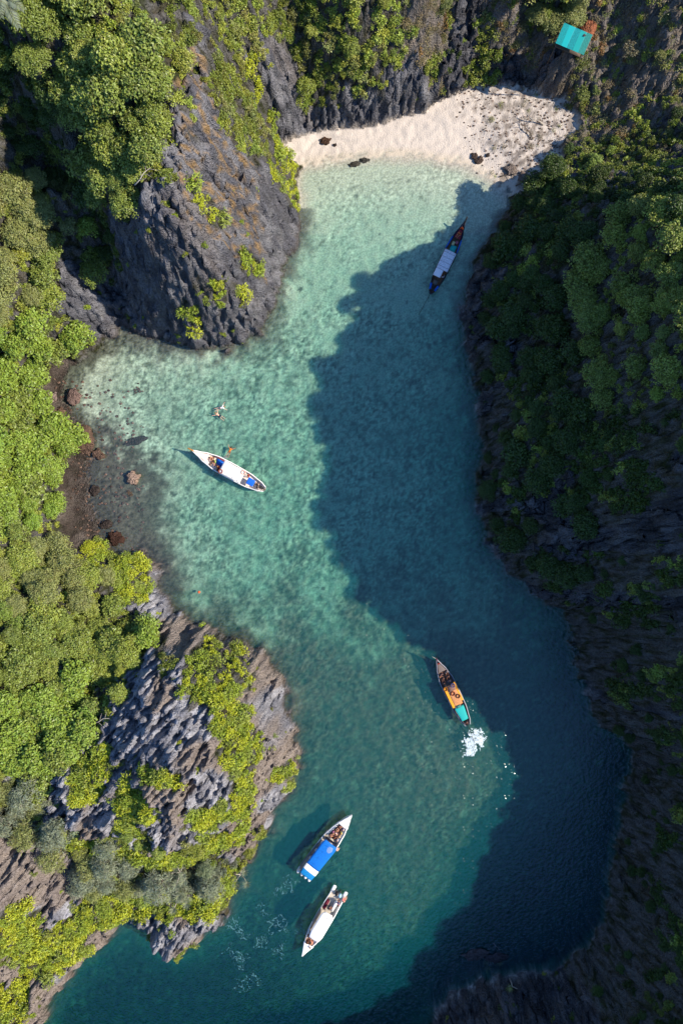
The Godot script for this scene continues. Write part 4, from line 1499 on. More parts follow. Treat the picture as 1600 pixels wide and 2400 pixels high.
func make_hull(o: Node3D, rows: Array, len: float, half: float, outer: Material, rail: Material, floor_m: Material, deck_y: float, well_to := 1.0):
	var st := begin()
	var inn := begin()
	var rl := begin()
	var fl := begin()
	st.set_smooth_group(0)
	var n := 30
	var prev := []
	for i in n + 1:
		var t := -1.0 + 2.0 * i / n
		var x := t * len * 0.5
		var b := table(rows[0], t) * half
		var s := table(rows[1], t)
		var k := table(rows[2], t)
		var ib := maxf(0.0, b - 0.09)
		var fy := maxf(deck_y, k + 0.12)
		var ring := []
		for sd in [-1.0, 1.0]:
			ring.append([Vector3(x, k, 0), Vector3(x, lerpf(k, s, 0.3), sd * b * 0.72), Vector3(x, lerpf(k, s, 0.7), sd * b * 0.94), Vector3(x, s, sd * b), Vector3(x, s + 0.05, sd * (b + 0.03)), Vector3(x, s + 0.05, sd * ib), Vector3(x, fy, sd * ib * 0.9), Vector3(x, fy, 0)])
		if i > 0:
			for q in 2:
				var a: Array = prev[q]
				var c: Array = ring[q]
				for e in 7:
					var to: SurfaceTool = st if e < 3 else rl if e < 5 else inn if e == 5 else fl
					if q == 0: quad(to, a[e], a[e + 1], c[e + 1], c[e])
					else: quad(to, a[e], c[e], c[e + 1], a[e + 1])
		if i == 0:
			for q in 2:
				var c: Array = ring[q]
				for e in 3:
					if q == 0: for v in [c[e], Vector3(x, c[e].y, 0), c[e + 1]]: st.add_vertex(v)
					else: for v in [c[e + 1], Vector3(x, c[e].y, 0), c[e]]: st.add_vertex(v)
		prev = ring
	put("hull", finish(st, true), outer, o)
	put("inner_side", finish(inn), outer, o)
	put("gunwale", finish(rl), rail, o)
	put("floor", finish(fl), floor_m, o)


# an arched sheet: half widths along x, with thickness
func canopy(x0: float, x1: float, widths: Array, y: float, arch: float, thick := 0.05, zoff := 0.0) -> ArrayMesh:
	var st := begin()
	var n := 14
	var m := 8
	var top := []
	for i in n + 1:
		var t := i / float(n)
		var w := table(widths, t)
		var row := []
		for j in m + 1:
			var v := j / float(m) * 2.0 - 1.0
			row.append(Vector3(lerpf(x0, x1, t), y + arch * (1.0 - v * v) - 0.05 * pow(absf(t * 2.0 - 1.0), 6.0), v * w + zoff))
		top.append(row)
	var dn := Vector3(0, -thick, 0)
	for i in n:
		for j in m:
			quad(st, top[i][j], top[i + 1][j], top[i + 1][j + 1], top[i][j + 1])
			quad(st, top[i][j] + dn, top[i][j + 1] + dn, top[i + 1][j + 1] + dn, top[i + 1][j] + dn)
		quad(st, top[i][0] + dn, top[i + 1][0] + dn, top[i + 1][0], top[i][0])
		quad(st, top[i][m], top[i + 1][m], top[i + 1][m] + dn, top[i][m] + dn)
	for j in m:
		quad(st, top[0][j] + dn, top[0][j], top[0][j + 1], top[0][j + 1] + dn)
		quad(st, top[n][j], top[n][j] + dn, top[n][j + 1] + dn, top[n][j + 1])
	return finish(st)


func boat(called: String, bow: Vector2, stern: Vector2, label: String, cat: String) -> Array:
	var mid := (bow + stern) * 0.5
	var h := bow - stern
	var o := thing(called, Vector3(mid.x, 0, mid.y), atan2(-h.y, h.x))
	tag(o, label, cat, "boats in the lagoon")
	return [o, h.length()]


func on_boat(o: Node3D, p: Vector3) -> Vector3:
	return o.position + Basis(Vector3.UP, o.rotation.y) * p


func longtail_motor(o: Node3D, len: float, reach: float):
	var x := -len * 0.5 + 0.55
	var st := begin()
	bx(st, Vector3(x, 1.35, 0), Vector3(0.75, 0.4, 0.42), Basis.IDENTITY, 0.06)
	bx(st, Vector3(x + 0.2, 1.66, 0.02), Vector3(0.3, 0.2, 0.3), Basis.IDENTITY, 0.05)
	var e := put("engine", finish(st), color_mat(Color(0.16, 0.15, 0.15)), o)
	put("tiller", tube_mesh([Vector3(x + 0.3, 1.45, 0), Vector3(x + 1.3, 1.5, 0.15)], 0.03), color_mat(Color(0.25, 0.24, 0.23)), e)
	put("propeller_shaft", tube_mesh([Vector3(x - 0.3, 1.3, 0), Vector3(x - 0.5 - reach, 0.12, -0.25)], 0.035), color_mat(Color(0.13, 0.13, 0.14)), o)
	put("engine_mount", tube_mesh([Vector3(x, 0.8, 0), Vector3(x, 1.2, 0)], 0.07), color_mat(Color(0.3, 0.24, 0.18)), o)


func lifebuoy(at: Vector3, label: String, c := Color(0.92, 0.42, 0.18)):
	var t := TorusMesh.new()
	t.inner_radius = 0.2
	t.outer_radius = 0.34
	t.rings = 20
	t.ring_segments = 10
	var o := put("lifebuoy", t, color_mat(c))
	o.position = at
	tag(o, label, "lifebuoy", "lifebuoys on the boat roofs")


func posts(o: Node3D, spots: Array, y0: float, y1: float, m: Material):
	for s in spots: put("post", tube_mesh([Vector3(s.x, y0, s.y), Vector3(s.x, y1, s.y)], 0.035), m, o)


func build_boats():
	for i in 4: flat_mat("skin_%d" % i, [Color(0.80, 0.58, 0.46), Color(0.72, 0.48, 0.36), Color(0.55, 0.35, 0.25), Color(0.87, 0.66, 0.55)][i], 0.6)
	var white := color_mat(Color(0.9, 0.89, 0.87), 0.4)
	var cream := color_mat(Color(0.86, 0.78, 0.72), 0.6)
	var wood := color_mat(Color(0.42, 0.32, 0.25), 0.8)
	var dark := color_mat(Color(0.12, 0.11, 0.12), 0.7)
	var grey := color_mat(Color(0.45, 0.45, 0.47), 0.6)
	var blue := color_mat(Color(0.07, 0.36, 0.72), 0.7)
	var pale := color_mat(Color(0.68, 0.64, 0.58), 0.8)
	var teal := color_mat(Color(0.13, 0.62, 0.60), 0.7)

	# ---- white roofed longtail with bathers, west side
	var b := boat("longtail_boat", Vector2(-22.2, -9.2), Vector2(-11.5, -3.4), "white longtail boat with a plain white roof and blue mats, bathers beside it", "boat")
	var o: Node3D = b[0]
	var len: float = b[1]
	make_hull(o, hull_rows(true), len, 1.18, white, white, cream, 0.28)
	put("prow_board", tube_mesh([Vector3(len * 0.47, 1.55, 0), Vector3(len * 0.5, 1.85, 0), Vector3(len * 0.545, 2.25, 0)], 0.1), color_mat(Color(0.62, 0.42, 0.18)), o)
	put("foredeck", canopy(len * 0.30, len * 0.46, [Vector2(0, 0.62), Vector2(1, 0.16)], 1.0, 0.05), cream, o)
	put("roof", canopy(-len * 0.205, len * 0.085, [Vector2(0, 0.98), Vector2(1, 1.02)], 1.95, 0.08), cloth(Color(0.93, 0.91, 0.88)), o)
	posts(o, [Vector2(-len * 0.2, -0.9), Vector2(-len * 0.2, 0.9), Vector2(len * 0.08, -0.92), Vector2(len * 0.08, 0.92), Vector2(-len * 0.06, -0.92), Vector2(-len * 0.06, 0.92)], 0.3, 1.95, white)
	put("seat_mat", box_mesh(Vector3(len * 0.14, 0.52, 0.3), Vector3(1.25, 0.1, 0.85)), blue, o)
	put("seat_mat", box_mesh(Vector3(len * 0.10, 0.5, -0.1), Vector3(0.5, 0.1, 0.5)), blue, o)
	put("side_mat", box_mesh(Vector3(len * 0.17, 0.62, 0.86), Vector3(2.0, 0.08, 0.12)), color_mat(Color(0.55, 0.2, 0.22)), o)
	put("stern_awning", canopy(-len * 0.36, -len * 0.265, [Vector2(0, 0.5), Vector2(1, 0.55)], 1.55, 0.06, 0.04, -0.02), blue, o)
	posts(o, [Vector2(-len * 0.355, -0.45), Vector2(-len * 0.355, 0.42), Vector2(-len * 0.27, -0.5), Vector2(-len * 0.27, 0.5)], 0.3, 1.55, white)
	for x in [-0.1, 0.02, 0.24, -0.4]: put("thwart", box_mesh(Vector3(len * x, 0.5, 0), Vector3(0.22, 0.05, 1.7 if absf(x) < 0.3 else 0.9)), wood, o)
	put("stern_post", tube_mesh([Vector3(-len * 0.49, 0.9, 0), Vector3(-len * 0.515, 1.5, 0)], 0.08), wood, o)
	var ladder := begin()
	for s in [-0.2, 0.2]: tube(ladder, PackedVector3Array([Vector3(len * 0.12 + s, 1.0, 1.2), Vector3(len * 0.12 + s, -0.5, 1.75)]), PackedFloat32Array([0.025, 0.025]))
	for k in 4: bx(ladder, Vector3(len * 0.12, 0.75 - k * 0.33, 1.29 + k * 0.12), Vector3(0.4, 0.04, 0.08))
	put("ladder", finish(ladder), grey, o)
	battens(o, -len * 0.2, len * 0.08, 4, 2.0, 1.7, cream)
	put("anchor_rope", tube_mesh([Vector3(len * 0.48, 1.5, 0), Vector3(len * 0.56, 0.5, -0.6), Vector3(len * 0.62, -0.4, -1.1)], 0.02), wood, o)
	longtail_motor(o, len, 0.2)
	lifebuoy(on_boat(o, Vector3(len * 0.065, 2.06, -0.74)), "orange lifebuoy at the bow corner of the white longtail roof", Color(0.55, 0.25, 0.18))
	lifebuoy(on_boat(o, Vector3(-len * 0.185, 2.06, 0.72)), "pinkish lifebuoy at the stern corner of the white longtail roof", Color(0.85, 0.62, 0.55))
	var th := o.rotation.y
	person("sit", on_boat(o, Vector3(len * 0.27, 0.35, 0.3)), th + 2.6, Color(0.75, 0.6, 0.55), Color(0.2, 0.1, 0.08), brown_hair, 0, "bare backed person sitting farthest up the bow of the white longtail", true)
	person("sit", on_boat(o, Vector3(len * 0.205, 0.35, 0.1)), th + 0.8, Color(0.55, 0.75, 0.35), Color(0.2, 0.3, 0.2), brown_hair, 1, "person in a light green top beside the blue mat on the white longtail")
	person("sit", on_boat(o, Vector3(len * 0.175, 0.35, -0.5)), th - 1.2, Color(0.85, 0.85, 0.88), Color(0.3, 0.3, 0.4), black_hair, 0, "person in a white top sitting on the white longtail near the bow")
	person("bench", on_boat(o, Vector3(len * 0.135, 0.62, -0.35)), th + 1.9, Color(0.82, 0.3, 0.08), Color(0.6, 0.2, 0.1), fair, 1, "person in an orange top just before the white longtail roof")
	person("sit", on_boat(o, Vector3(len * 0.115, 0.4, -0.72)), th + 1.6, Color(0.45, 0.12, 0.1), Color(0.2, 0.15, 0.2), black_hair, 2, "person in a dark red top against the rail before the white longtail roof")
	person("stand", on_boat(o, Vector3(-len * 0.25, 0.3, 0.66)), th + 0.4, Color(0.6, 0.15, 0.12), Color(0.15, 0.1, 0.1), black_hair, 2, "person in red standing behind the white longtail roof")
	person("bench", on_boat(o, Vector3(-len * 0.40, 0.75, 0.1)), th, Color(0.7, 0.66, 0.62), Color(0.3, 0.12, 0.1), black_hair, 2, "helmsman in pale shirt at the stern of the white longtail")

	# ---- shaded longtail by the beach
	b = boat("longtail_boat", Vector2(18.4, -43.3), Vector2(13.4, -32.9), "dark longtail boat with blue gunwales moored in the shade near the beach", "boat")
	o = b[0]
	len = b[1]
	make_hull(o, hull_rows(true), len, 1.0, color_mat(Color(0.1, 0.24, 0.42)), color_mat(Color(0.16, 0.14, 0.16)), wood, 0.26)
	put("prow_board", tube_mesh([Vector3(len * 0.47, 1.5, 0), Vector3(len * 0.5, 1.9, 0), Vector3(len * 0.53, 2.4, 0)], 0.11), dark, o)
	put("prow_garland", tube_mesh([Vector3(len * 0.40, 1.2, 0.2), Vector3(len * 0.425, 1.4, 0), Vector3(len * 0.40, 1.2, -0.2)], 0.1), color_mat(Color(0.75, 0.32, 0.15)), o)
	put("bow_cloth", canopy(len * 0.28, len * 0.40, [Vector2(0, 0.5), Vector2(1, 0.26)], 1.0, 0.08), color_mat(Color(0.5, 0.16, 0.2)), o)
	for s in [-1.0, 1.0]:
		put("side_panel", box_mesh(Vector3(len * 0.19, 0.95, s * 0.82), Vector3(2.0, 0.3, 0.16), 0.02, Basis(Vector3.UP, s * 0.1)), blue, o)
		put("stern_panel", box_mesh(Vector3(-len * 0.43, 1.05, s * 0.48), Vector3(0.9, 0.3, 0.3), 0.04, Basis(Vector3.UP, s * -0.25)), blue, o)
	put("deck_cover", box_mesh(Vector3(len * 0.15, 0.55, 0.1), Vector3(1.0, 0.08, 0.9)), teal, o)
	put("cargo_bag", box_mesh(Vector3(len * 0.21, 0.6, -0.2), Vector3(0.6, 0.35, 0.45), 0.12), color_mat(Color(0.72, 0.68, 0.5)), o)
	put("cargo_bag", box_mesh(Vector3(len * 0.24, 0.6, 0.25), Vector3(0.5, 0.3, 0.4), 0.12), color_mat(Color(0.6, 0.35, 0.4)), o)
	put("roof", canopy(-len * 0.205, len * 0.06, [Vector2(0, 0.9), Vector2(1, 0.92)], 1.95, 0.05), cloth(Color(0.88, 0.87, 0.9)), o)
	put("rear_roof", canopy(-len * 0.31, -len * 0.206, [Vector2(0, 0.58), Vector2(1, 0.58)], 1.9, 0.04, 0.05, -0.3), color_mat(Color(0.85, 0.84, 0.86)), o)
	posts(o, [Vector2(-len * 0.2, -0.8), Vector2(-len * 0.2, 0.8), Vector2(len * 0.05, -0.8), Vector2(len * 0.05, 0.8), Vector2(-len * 0.3, -0.75), Vector2(-len * 0.3, 0.2)], 0.3, 1.95, wood)
	for x in [-0.36, 0.1, -0.1]: put("thwart", box_mesh(Vector3(len * x, 0.5, 0), Vector3(0.25, 0.05, 1.1)), wood, o)
	put("tool_box", box_mesh(Vector3(-len * 0.35, 0.65, -0.1), Vector3(0.8, 0.3, 0.7), 0.05), color_mat(Color(0.4, 0.38, 0.36)), o)
	battens(o, -len * 0.2, len * 0.055, 4, 1.99, 1.6, grey)
	longtail_motor(o, len, 3.6)
	th = o.rotation.y
	person("bench", on_boat(o, Vector3(-len * 0.25, 0.7, 0.55)), th + 1.2, Color(0.75, 0.73, 0.75), Color(0.1, 0.1, 0.12), black_hair, 2, "person in pale shirt at the stern side of the shaded longtail roof")
	person("sit", on_boat(o, Vector3(len * 0.33, 1.05, 0.05)), th + 2.8, Color(0.72, 0.36, 0.2), Color(0.4, 0.1, 0.12), black_hair, 1, "person in orange lounging in the bow of the shaded longtail")

	# ---- orange roofed longtail under way
	b = boat("longtail_boat", Vector2(14.1, 21.9), Vector2(18.9, 31.9), "brown longtail boat with an orange roof and turquoise stern awning throwing spray", "boat")
	o = b[0]
	len = b[1]
	make_hull(o, hull_rows(true), len, 1.15, color_mat(Color(0.36, 0.36, 0.4)), color_mat(Color(0.56, 0.55, 0.58)), color_mat(Color(0.36, 0.33, 0.32)), 0.26)
	put("prow_board", tube_mesh([Vector3(len * 0.47, 1.5, 0), Vector3(len * 0.5, 1.9, 0), Vector3(len * 0.52, 2.2, 0)], 0.1), color_mat(Color(0.35, 0.2, 0.25)), o)
	put("bow_pole", tube_mesh([Vector3(len * 0.51, 2.1, 0), Vector3(len * 0.57, 2.2, -0.42)], 0.035), pale, o)
	put("prow_ribbon", tube_mesh([Vector3(len * 0.42, 1.28, 0.18), Vector3(len * 0.43, 1.5, 0), Vector3(len * 0.42, 1.28, -0.18)], 0.07), color_mat(Color(0.6, 0.1, 0.12)), o)
	put("foredeck", canopy(len * 0.30, len * 0.43, [Vector2(0, 0.62), Vector2(1, 0.22)], 1.0, 0.05), color_mat(Color(0.42, 0.37, 0.35)), o)
	var orange := color_mat(Color(0.86, 0.58, 0.14), 0.6)
	put("roof_side", canopy(-len * 0.185, len * 0.11, [Vector2(0, 0.2), Vector2(1, 0.2)], 1.93, 0.0, 0.05, -0.76), orange, o)
	put("roof_side", canopy(-len * 0.14, len * 0.13, [Vector2(0, 0.14), Vector2(1, 0.14)], 1.93, 0.0, 0.05, 0.86), orange, o)
	put("roof", canopy(-len * 0.175, len * 0.115, [Vector2(0, 0.63), Vector2(1, 0.63)], 1.96, 0.04, 0.05, 0.08), cloth(Color(0.80, 0.55, 0.36)), o)
	put("roof_mat", box_mesh(Vector3(len * 0.07, 2.04, 0.1), Vector3(0.8, 0.03, 1.0)), color_mat(Color(0.45, 0.34, 0.30)), o)
	posts(o, [Vector2(-len * 0.17, -0.8), Vector2(-len * 0.17, 0.8), Vector2(len * 0.1, -0.8), Vector2(len * 0.1, 0.8)], 0.3, 1.9, wood)
	put("stern_awning", canopy(-len * 0.40, -len * 0.205, [Vector2(0, 0.52), Vector2(1, 0.74)], 1.7, 0.07, 0.04, -0.05), teal, o)
	posts(o, [Vector2(-len * 0.39, -0.45), Vector2(-len * 0.39, 0.4), Vector2(-len * 0.22, -0.68), Vector2(-len * 0.22, 0.62)], 0.3, 1.7, wood)
	for x in [0.05, 0.18, 0.24, -0.1]: put("thwart", box_mesh(Vector3(len * x, 0.5, 0), Vector3(0.25, 0.05, 1.6)), wood, o)
	put("folded_tarp", box_mesh(Vector3(-len * 0.19, 2.02, -0.1), Vector3(0.35, 0.1, 0.7), 0.04), color_mat(Color(0.25, 0.45, 0.42)), o)
	longtail_motor(o, len, 3.2)
	lifebuoy(on_boat(o, Vector3(len * 0.095, 2.04, -0.72)), "yellow ring on the bow corner of the orange longtail roof", Color(0.5, 0.3, 0.08))
	lifebuoy(on_boat(o, Vector3(len * 0.0, 2.1, -0.02)), "dark red ring in the middle of the orange longtail roof", Color(0.42, 0.14, 0.1))
	lifebuoy(on_boat(o, Vector3(-len * 0.06, 2.1, 0.52)), "brown ring at the side of the orange longtail roof", Color(0.35, 0.2, 0.15))
	lifebuoy(on_boat(o, Vector3(len * 0.1, 2.1, 0.5)), "bluish ring near the bow edge of the orange longtail roof", Color(0.3, 0.28, 0.42))
	th = o.rotation.y
	var dim := [Color(0.3, 0.28, 0.3), Color(0.5, 0.48, 0.5), Color(0.2, 0.18, 0.2), Color(0.42, 0.32, 0.3), Color(0.25, 0.25, 0.32), Color(0.55, 0.52, 0.5)]
	var dim_words := ["grey", "pale grey", "black", "brown", "navy", "beige"]
	for k in 6: person("bench", on_boat(o, Vector3(len * (0.15 + 0.062 * (k / 2)), 0.66, -0.42 + 0.84 * (k % 2) + 0.1 * (k / 2 - 1))), th + 0.3 * (k % 3 - 1), dim[k], Color(0.15, 0.14, 0.16), black_hair if k % 3 else brown_hair, 1 + k % 2, "passenger in a %s top in the open bow of the orange longtail" % dim_words[k])
	person("stand", on_boat(o, Vector3(-len * 0.44, 0.5, -0.1)), th, Color(0.5, 0.36, 0.36), Color(0.25, 0.16, 0.14), black_hair, 2, "helmsman in a dusky shirt standing at the stern of the orange longtail")

	# ---- blue canopy speedboat
	b = boat("speedboat", Vector2(1.55, 45.2), Vector2(-5.5, 54.2), "white speedboat under a blue canopy with a white stripe, passengers crowding its bow", "boat")
	o = b[0]
	len = b[1]
	make_hull(o, hull_rows(false), len, 1.42, white, white, pale, 0.35)
	put("foredeck", canopy(len * 0.30, len * 0.485, [Vector2(0, 0.92), Vector2(0.5, 0.52), Vector2(1, 0.05)], 1.22, 0.1), white, o)
	put("side_deck", box_mesh(Vector3(-len * 0.16, 0.96, -1.32), Vector3(len * 0.6, 0.06, 0.2)), grey, o)
	for s in [-1.0, 1.0]: put("bow_seat", box_mesh(Vector3(len * 0.19, 0.65, s * 0.82), Vector3(len * 0.22, 0.35, 0.35), 0.05, Basis(Vector3.UP, s * 0.17)), white, o)
	put("well_floor", box_mesh(Vector3(len * 0.19, 0.42, 0), Vector3(len * 0.24, 0.04, 1.5), 0.3), color_mat(Color(0.2, 0.14, 0.17)), o)
	put("windscreen", box_mesh(Vector3(len * 0.065, 1.45, 0), Vector3(0.06, 0.7, 2.2)), color_mat(Color(0.1, 0.12, 0.2), 0.2), o)
	var y := 2.15
	put("canopy", canopy(-len * 0.325, len * 0.065, [Vector2(0, 1.12), Vector2(0.9, 1.18), Vector2(1, 1.05)], y, 0.12), cloth(Color(0.04, 0.44, 0.80)), o)
	put("canopy_stripe", canopy(-len * 0.40, -len * 0.326, [Vector2(0, 1.12), Vector2(1, 1.13)], y + 0.01, 0.12), color_mat(Color(0.92, 0.9, 0.86), 0.6), o)
	put("rear_canopy", canopy(-len * 0.475, -len * 0.401, [Vector2(0, 1.05), Vector2(1, 1.1)], y, 0.12), cloth(Color(0.05, 0.5, 0.75)), o)
	battens(o, -len * 0.32, len * 0.06, 4, y + 0.11, 0.9, blue)
	put("faded_patch", canopy(-len * 0.06, len * 0.035, [Vector2(0, 0.25), Vector2(0.5, 0.5), Vector2(1, 0.35)], y + 0.102, 0.028, 0.012, 0.3), color_mat(Color(0.42, 0.52, 0.68), 0.7), o)
	posts(o, [Vector2(-len * 0.46, -0.98), Vector2(-len * 0.46, 0.98), Vector2(-len * 0.25, -1.05), Vector2(-len * 0.25, 1.05), Vector2(len * 0.05, -1.0), Vector2(len * 0.05, 1.0)], 0.4, y, grey)
	for k in 4:
		var z := -1.05 + k * 0.7
		var m := put("outboard_motor", box_mesh(Vector3(-len * 0.5 - 0.2, 1.0, z), Vector3(0.55, 0.45, 0.42), 0.14), white, o)
		put("motor_leg", box_mesh(Vector3(-len * 0.5 - 0.22, 0.3, z), Vector3(0.22, 1.0, 0.14)), grey, m)
	for k in 3: put("bench", box_mesh(Vector3(-len * (0.05 + 0.12 * k), 0.65, 0), Vector3(0.4, 0.5, 1.9), 0.05), white, o)
	put("rail", tube_mesh([Vector3(len * 0.32, 1.5, -0.86), Vector3(len * 0.42, 1.6, -0.45), Vector3(len * 0.475, 1.65, 0), Vector3(len * 0.42, 1.6, 0.45), Vector3(len * 0.32, 1.5, 0.86)], 0.022), grey, o)
	th = o.rotation.y
	var tops := [Color(0.25, 0.16, 0.22), Color(0.8, 0.78, 0.78), Color(0.6, 0.35, 0.5), Color(0.85, 0.72, 0.5), Color(0.12, 0.12, 0.14), Color(0.8, 0.76, 0.35), Color(0.45, 0.3, 0.28), Color(0.7, 0.68, 0.72)]
	var top_words := ["plum", "white", "pink", "sand coloured", "black", "yellow", "brown", "pale grey"]
	for k in 8:
		var row := k / 2
		var z := (0.62 - row * 0.09) * (1.0 if k % 2 else -1.0)
		person("bench", on_boat(o, Vector3(len * (0.115 + 0.052 * row), 0.84, z)), th + (PI * 0.5 if k % 2 == 0 else -PI * 0.5) * -1.0 + 0.4 * (k % 3 - 1), tops[k], Color(0.2, 0.2, 0.25), [black_hair, brown_hair, fair][k % 3], k % 4, "passenger in a %s top in the bow well of the blue speedboat" % top_words[k])
	person("sit", on_boat(o, Vector3(len * 0.16, 0.45, 0.0)), th + 2.9, Color(0.75, 0.7, 0.74), Color(0.55, 0.5, 0.5), fair, 3, "passenger sitting on the bow well floor of the blue speedboat")
	person("bench", on_boat(o, Vector3(len * 0.02, 1.02, 1.28)), th - 1.5, Color(0.85, 0.6, 0.5), Color(0.75, 0.7, 0.68), brown_hair, 3, "person leaning out at the side of the blue canopy", true)

	# ---- white speedboat
	b = boat("speedboat", Vector2(-5.9, 66.3), Vector2(-0.55, 57.4), "all white speedboat with a long white roof and a twin stern platform", "boat")
	o = b[0]
	len = b[1]
	make_hull(o, hull_rows(false), len, 1.3, white, white, pale, 0.35)
	put("foredeck", canopy(len * 0.31, len * 0.485, [Vector2(0, 0.85), Vector2(0.5, 0.48), Vector2(1, 0.05)], 1.22, 0.1), white, o)
	put("well_floor", box_mesh(Vector3(len * 0.23, 0.42, 0), Vector3(len * 0.15, 0.04, 1.3), 0.3), color_mat(Color(0.4, 0.27, 0.22)), o)
	for s in [-1.0, 1.0]: put("bow_seat", box_mesh(Vector3(len * 0.22, 0.65, s * 0.72), Vector3(len * 0.17, 0.35, 0.3), 0.05, Basis(Vector3.UP, s * 0.18)), white, o)
	put("roof", canopy(-len * 0.26, len * 0.17, [Vector2(0, 0.45), Vector2(0.06, 0.85), Vector2(0.15, 0.98), Vector2(0.8, 1.0), Vector2(1, 0.82)], 2.1, 0.14, 0.07), color_mat(Color(0.93, 0.92, 0.91), 0.4), o)
	put("roof_lamp", box_mesh(Vector3(-len * 0.2, 2.27, 0.0), Vector3(0.16, 0.1, 0.12), 0.03), color_mat(Color(0.6, 0.55, 0.52)), o)
	posts(o, [Vector2(-len * 0.24, -0.6), Vector2(-len * 0.24, 0.6), Vector2(-len * 0.05, -0.92), Vector2(-len * 0.05, 0.92), Vector2(len * 0.15, -0.8), Vector2(len * 0.15, 0.8)], 0.4, 2.1, grey)
	put("side_deck", box_mesh(Vector3(-len * 0.05, 0.98, 1.2), Vector3(len * 0.5, 0.05, 0.16)), grey, o)
	put("stern_bench", box_mesh(Vector3(-len * 0.29, 0.7, 0.75), Vector3(1.5, 0.4, 0.45), 0.08), color_mat(Color(0.36, 0.1, 0.17)), o)
	put("stern_bench", box_mesh(Vector3(-len * 0.33, 0.7, -0.45), Vector3(1.7, 0.45, 0.4), 0.08), white, o)
	for s in [-1.0, 1.0]: put("swim_platform", box_mesh(Vector3(-len * 0.5 - 0.35, 0.6, s * 0.98), Vector3(1.1, 0.16, 0.5), 0.08), white, o)
	for s in [-0.3, 0.3]:
		var m := put("outboard_motor", box_mesh(Vector3(-len * 0.5 - 0.15, 1.0, s), Vector3(0.55, 0.42, 0.4), 0.14), color_mat(Color(0.62, 0.78, 0.84)) if s < 0.0 else dark, o)
		put("motor_leg", box_mesh(Vector3(-len * 0.5 - 0.17, 0.3, s), Vector3(0.22, 1.0, 0.14)), grey, m)
	th = o.rotation.y
	var bow_tops := [Color(0.8, 0.62, 0.55), Color(0.35, 0.22, 0.3), Color(0.75, 0.5, 0.4), Color(0.45, 0.28, 0.2), Color(0.85, 0.78, 0.76)]
	var bow_words := ["skin coloured", "violet", "peach", "tan", "white"]
	for k in 5: person("bench", on_boat(o, Vector3(len * (0.185 + 0.035 * k), 0.84, [-0.55, 0.5, -0.15, 0.38, -0.34][k])), th + [1.6, -1.4, 3.0, -2.0, 2.4][k], bow_tops[k], Color(0.3, 0.18, 0.16), [brown_hair, black_hair, fair][k % 3], [0, 1, 3, 2, 0][k], "passenger in a %s top in the bow well of the white speedboat" % bow_words[k])
	person("stand", on_boat(o, Vector3(-len * 0.42, 0.4, -0.55)), th + 2.0, Color(0.08, 0.16, 0.45), Color(0.1, 0.15, 0.35), black_hair, 1, "person in dark blue standing at the stern of the white speedboat")
	person("bench", on_boat(o, Vector3(-len * 0.49, 0.86, -1.05)), th + 2.6, Color(0.85, 0.5, 0.48), Color(0.8, 0.45, 0.4), brown_hair, 3, "person in pink sitting on the stern platform of the white speedboat")
	person("bench", on_boat(o, Vector3(-len * 0.3, 0.92, 0.2)), th + 1.2, Color(0.4, 0.36, 0.36), Color(0.2, 0.2, 0.2), black_hair, 2, "person in grey under the rear edge of the white speedboat roof")


func build_swimmers():
	person("swim", Vector3(-18.5, 0.02, -14.6), PI * 0.8, Color(0.05, 0.08, 0.18), Color(0.04, 0.07, 0.16), fair, 3, "bather in dark trunks floating on the open water, lower of a pair", true)
	person("swim", Vector3(-18.25, 0.02, -15.75), PI * 0.1, Color(0.85, 0.83, 0.82), Color(0.5, 0.4, 0.4), fair, 3, "bather with a white top floating on the open water, upper of a pair")
	person("swim", Vector3(-16.9, 0.02, -9.2), PI * 0.36, Color(0.75, 0.42, 0.15), Color(0.55, 0.3, 0.12), brown_hair, 1, "bather in orange swimming up to the ladder of the white longtail")


# ================= rocks, hut, foam, driftwood
func boulder_mesh(seed_: int, squash: float) -> ArrayMesh:
	var n := fnl(0.55, 3, seed_)
	var m := SphereMesh.new()
	m.radius = 1.0
	m.height = 2.0
	m.radial_segments = 30
	m.rings = 16
	var a := m.get_mesh_arrays()
	var v: PackedVector3Array = a[Mesh.ARRAY_VERTEX]
	var ix: PackedInt32Array = a[Mesh.ARRAY_INDEX]
	var st := begin()
	st.set_smooth_group(0)
	for i in ix:
		var p := v[i]
		var k := 1.0 + n.get_noise_3dv(p * 1.6) * 0.55 + n.get_noise_3dv(p * 4.5) * 0.2
		var q := p * k
		q.y = clampf(q.y * squash, -0.7, 0.62)
		st.set_color(Color(1, 1, 1) * (0.8 + 0.45 * n.get_noise_3dv(p * 3.0 + Vector3.ONE * 9.0)))
		st.add_vertex(q)
	return finish(st, true)


func rock_mat(c: Color) -> Material:
	var key := "rock_" + c.to_html()
	if not mats.has(key):
		var m: StandardMaterial3D = mats.karst_rock.duplicate()
		m.albedo_color = c
		mats[key] = m
	return mats[key]


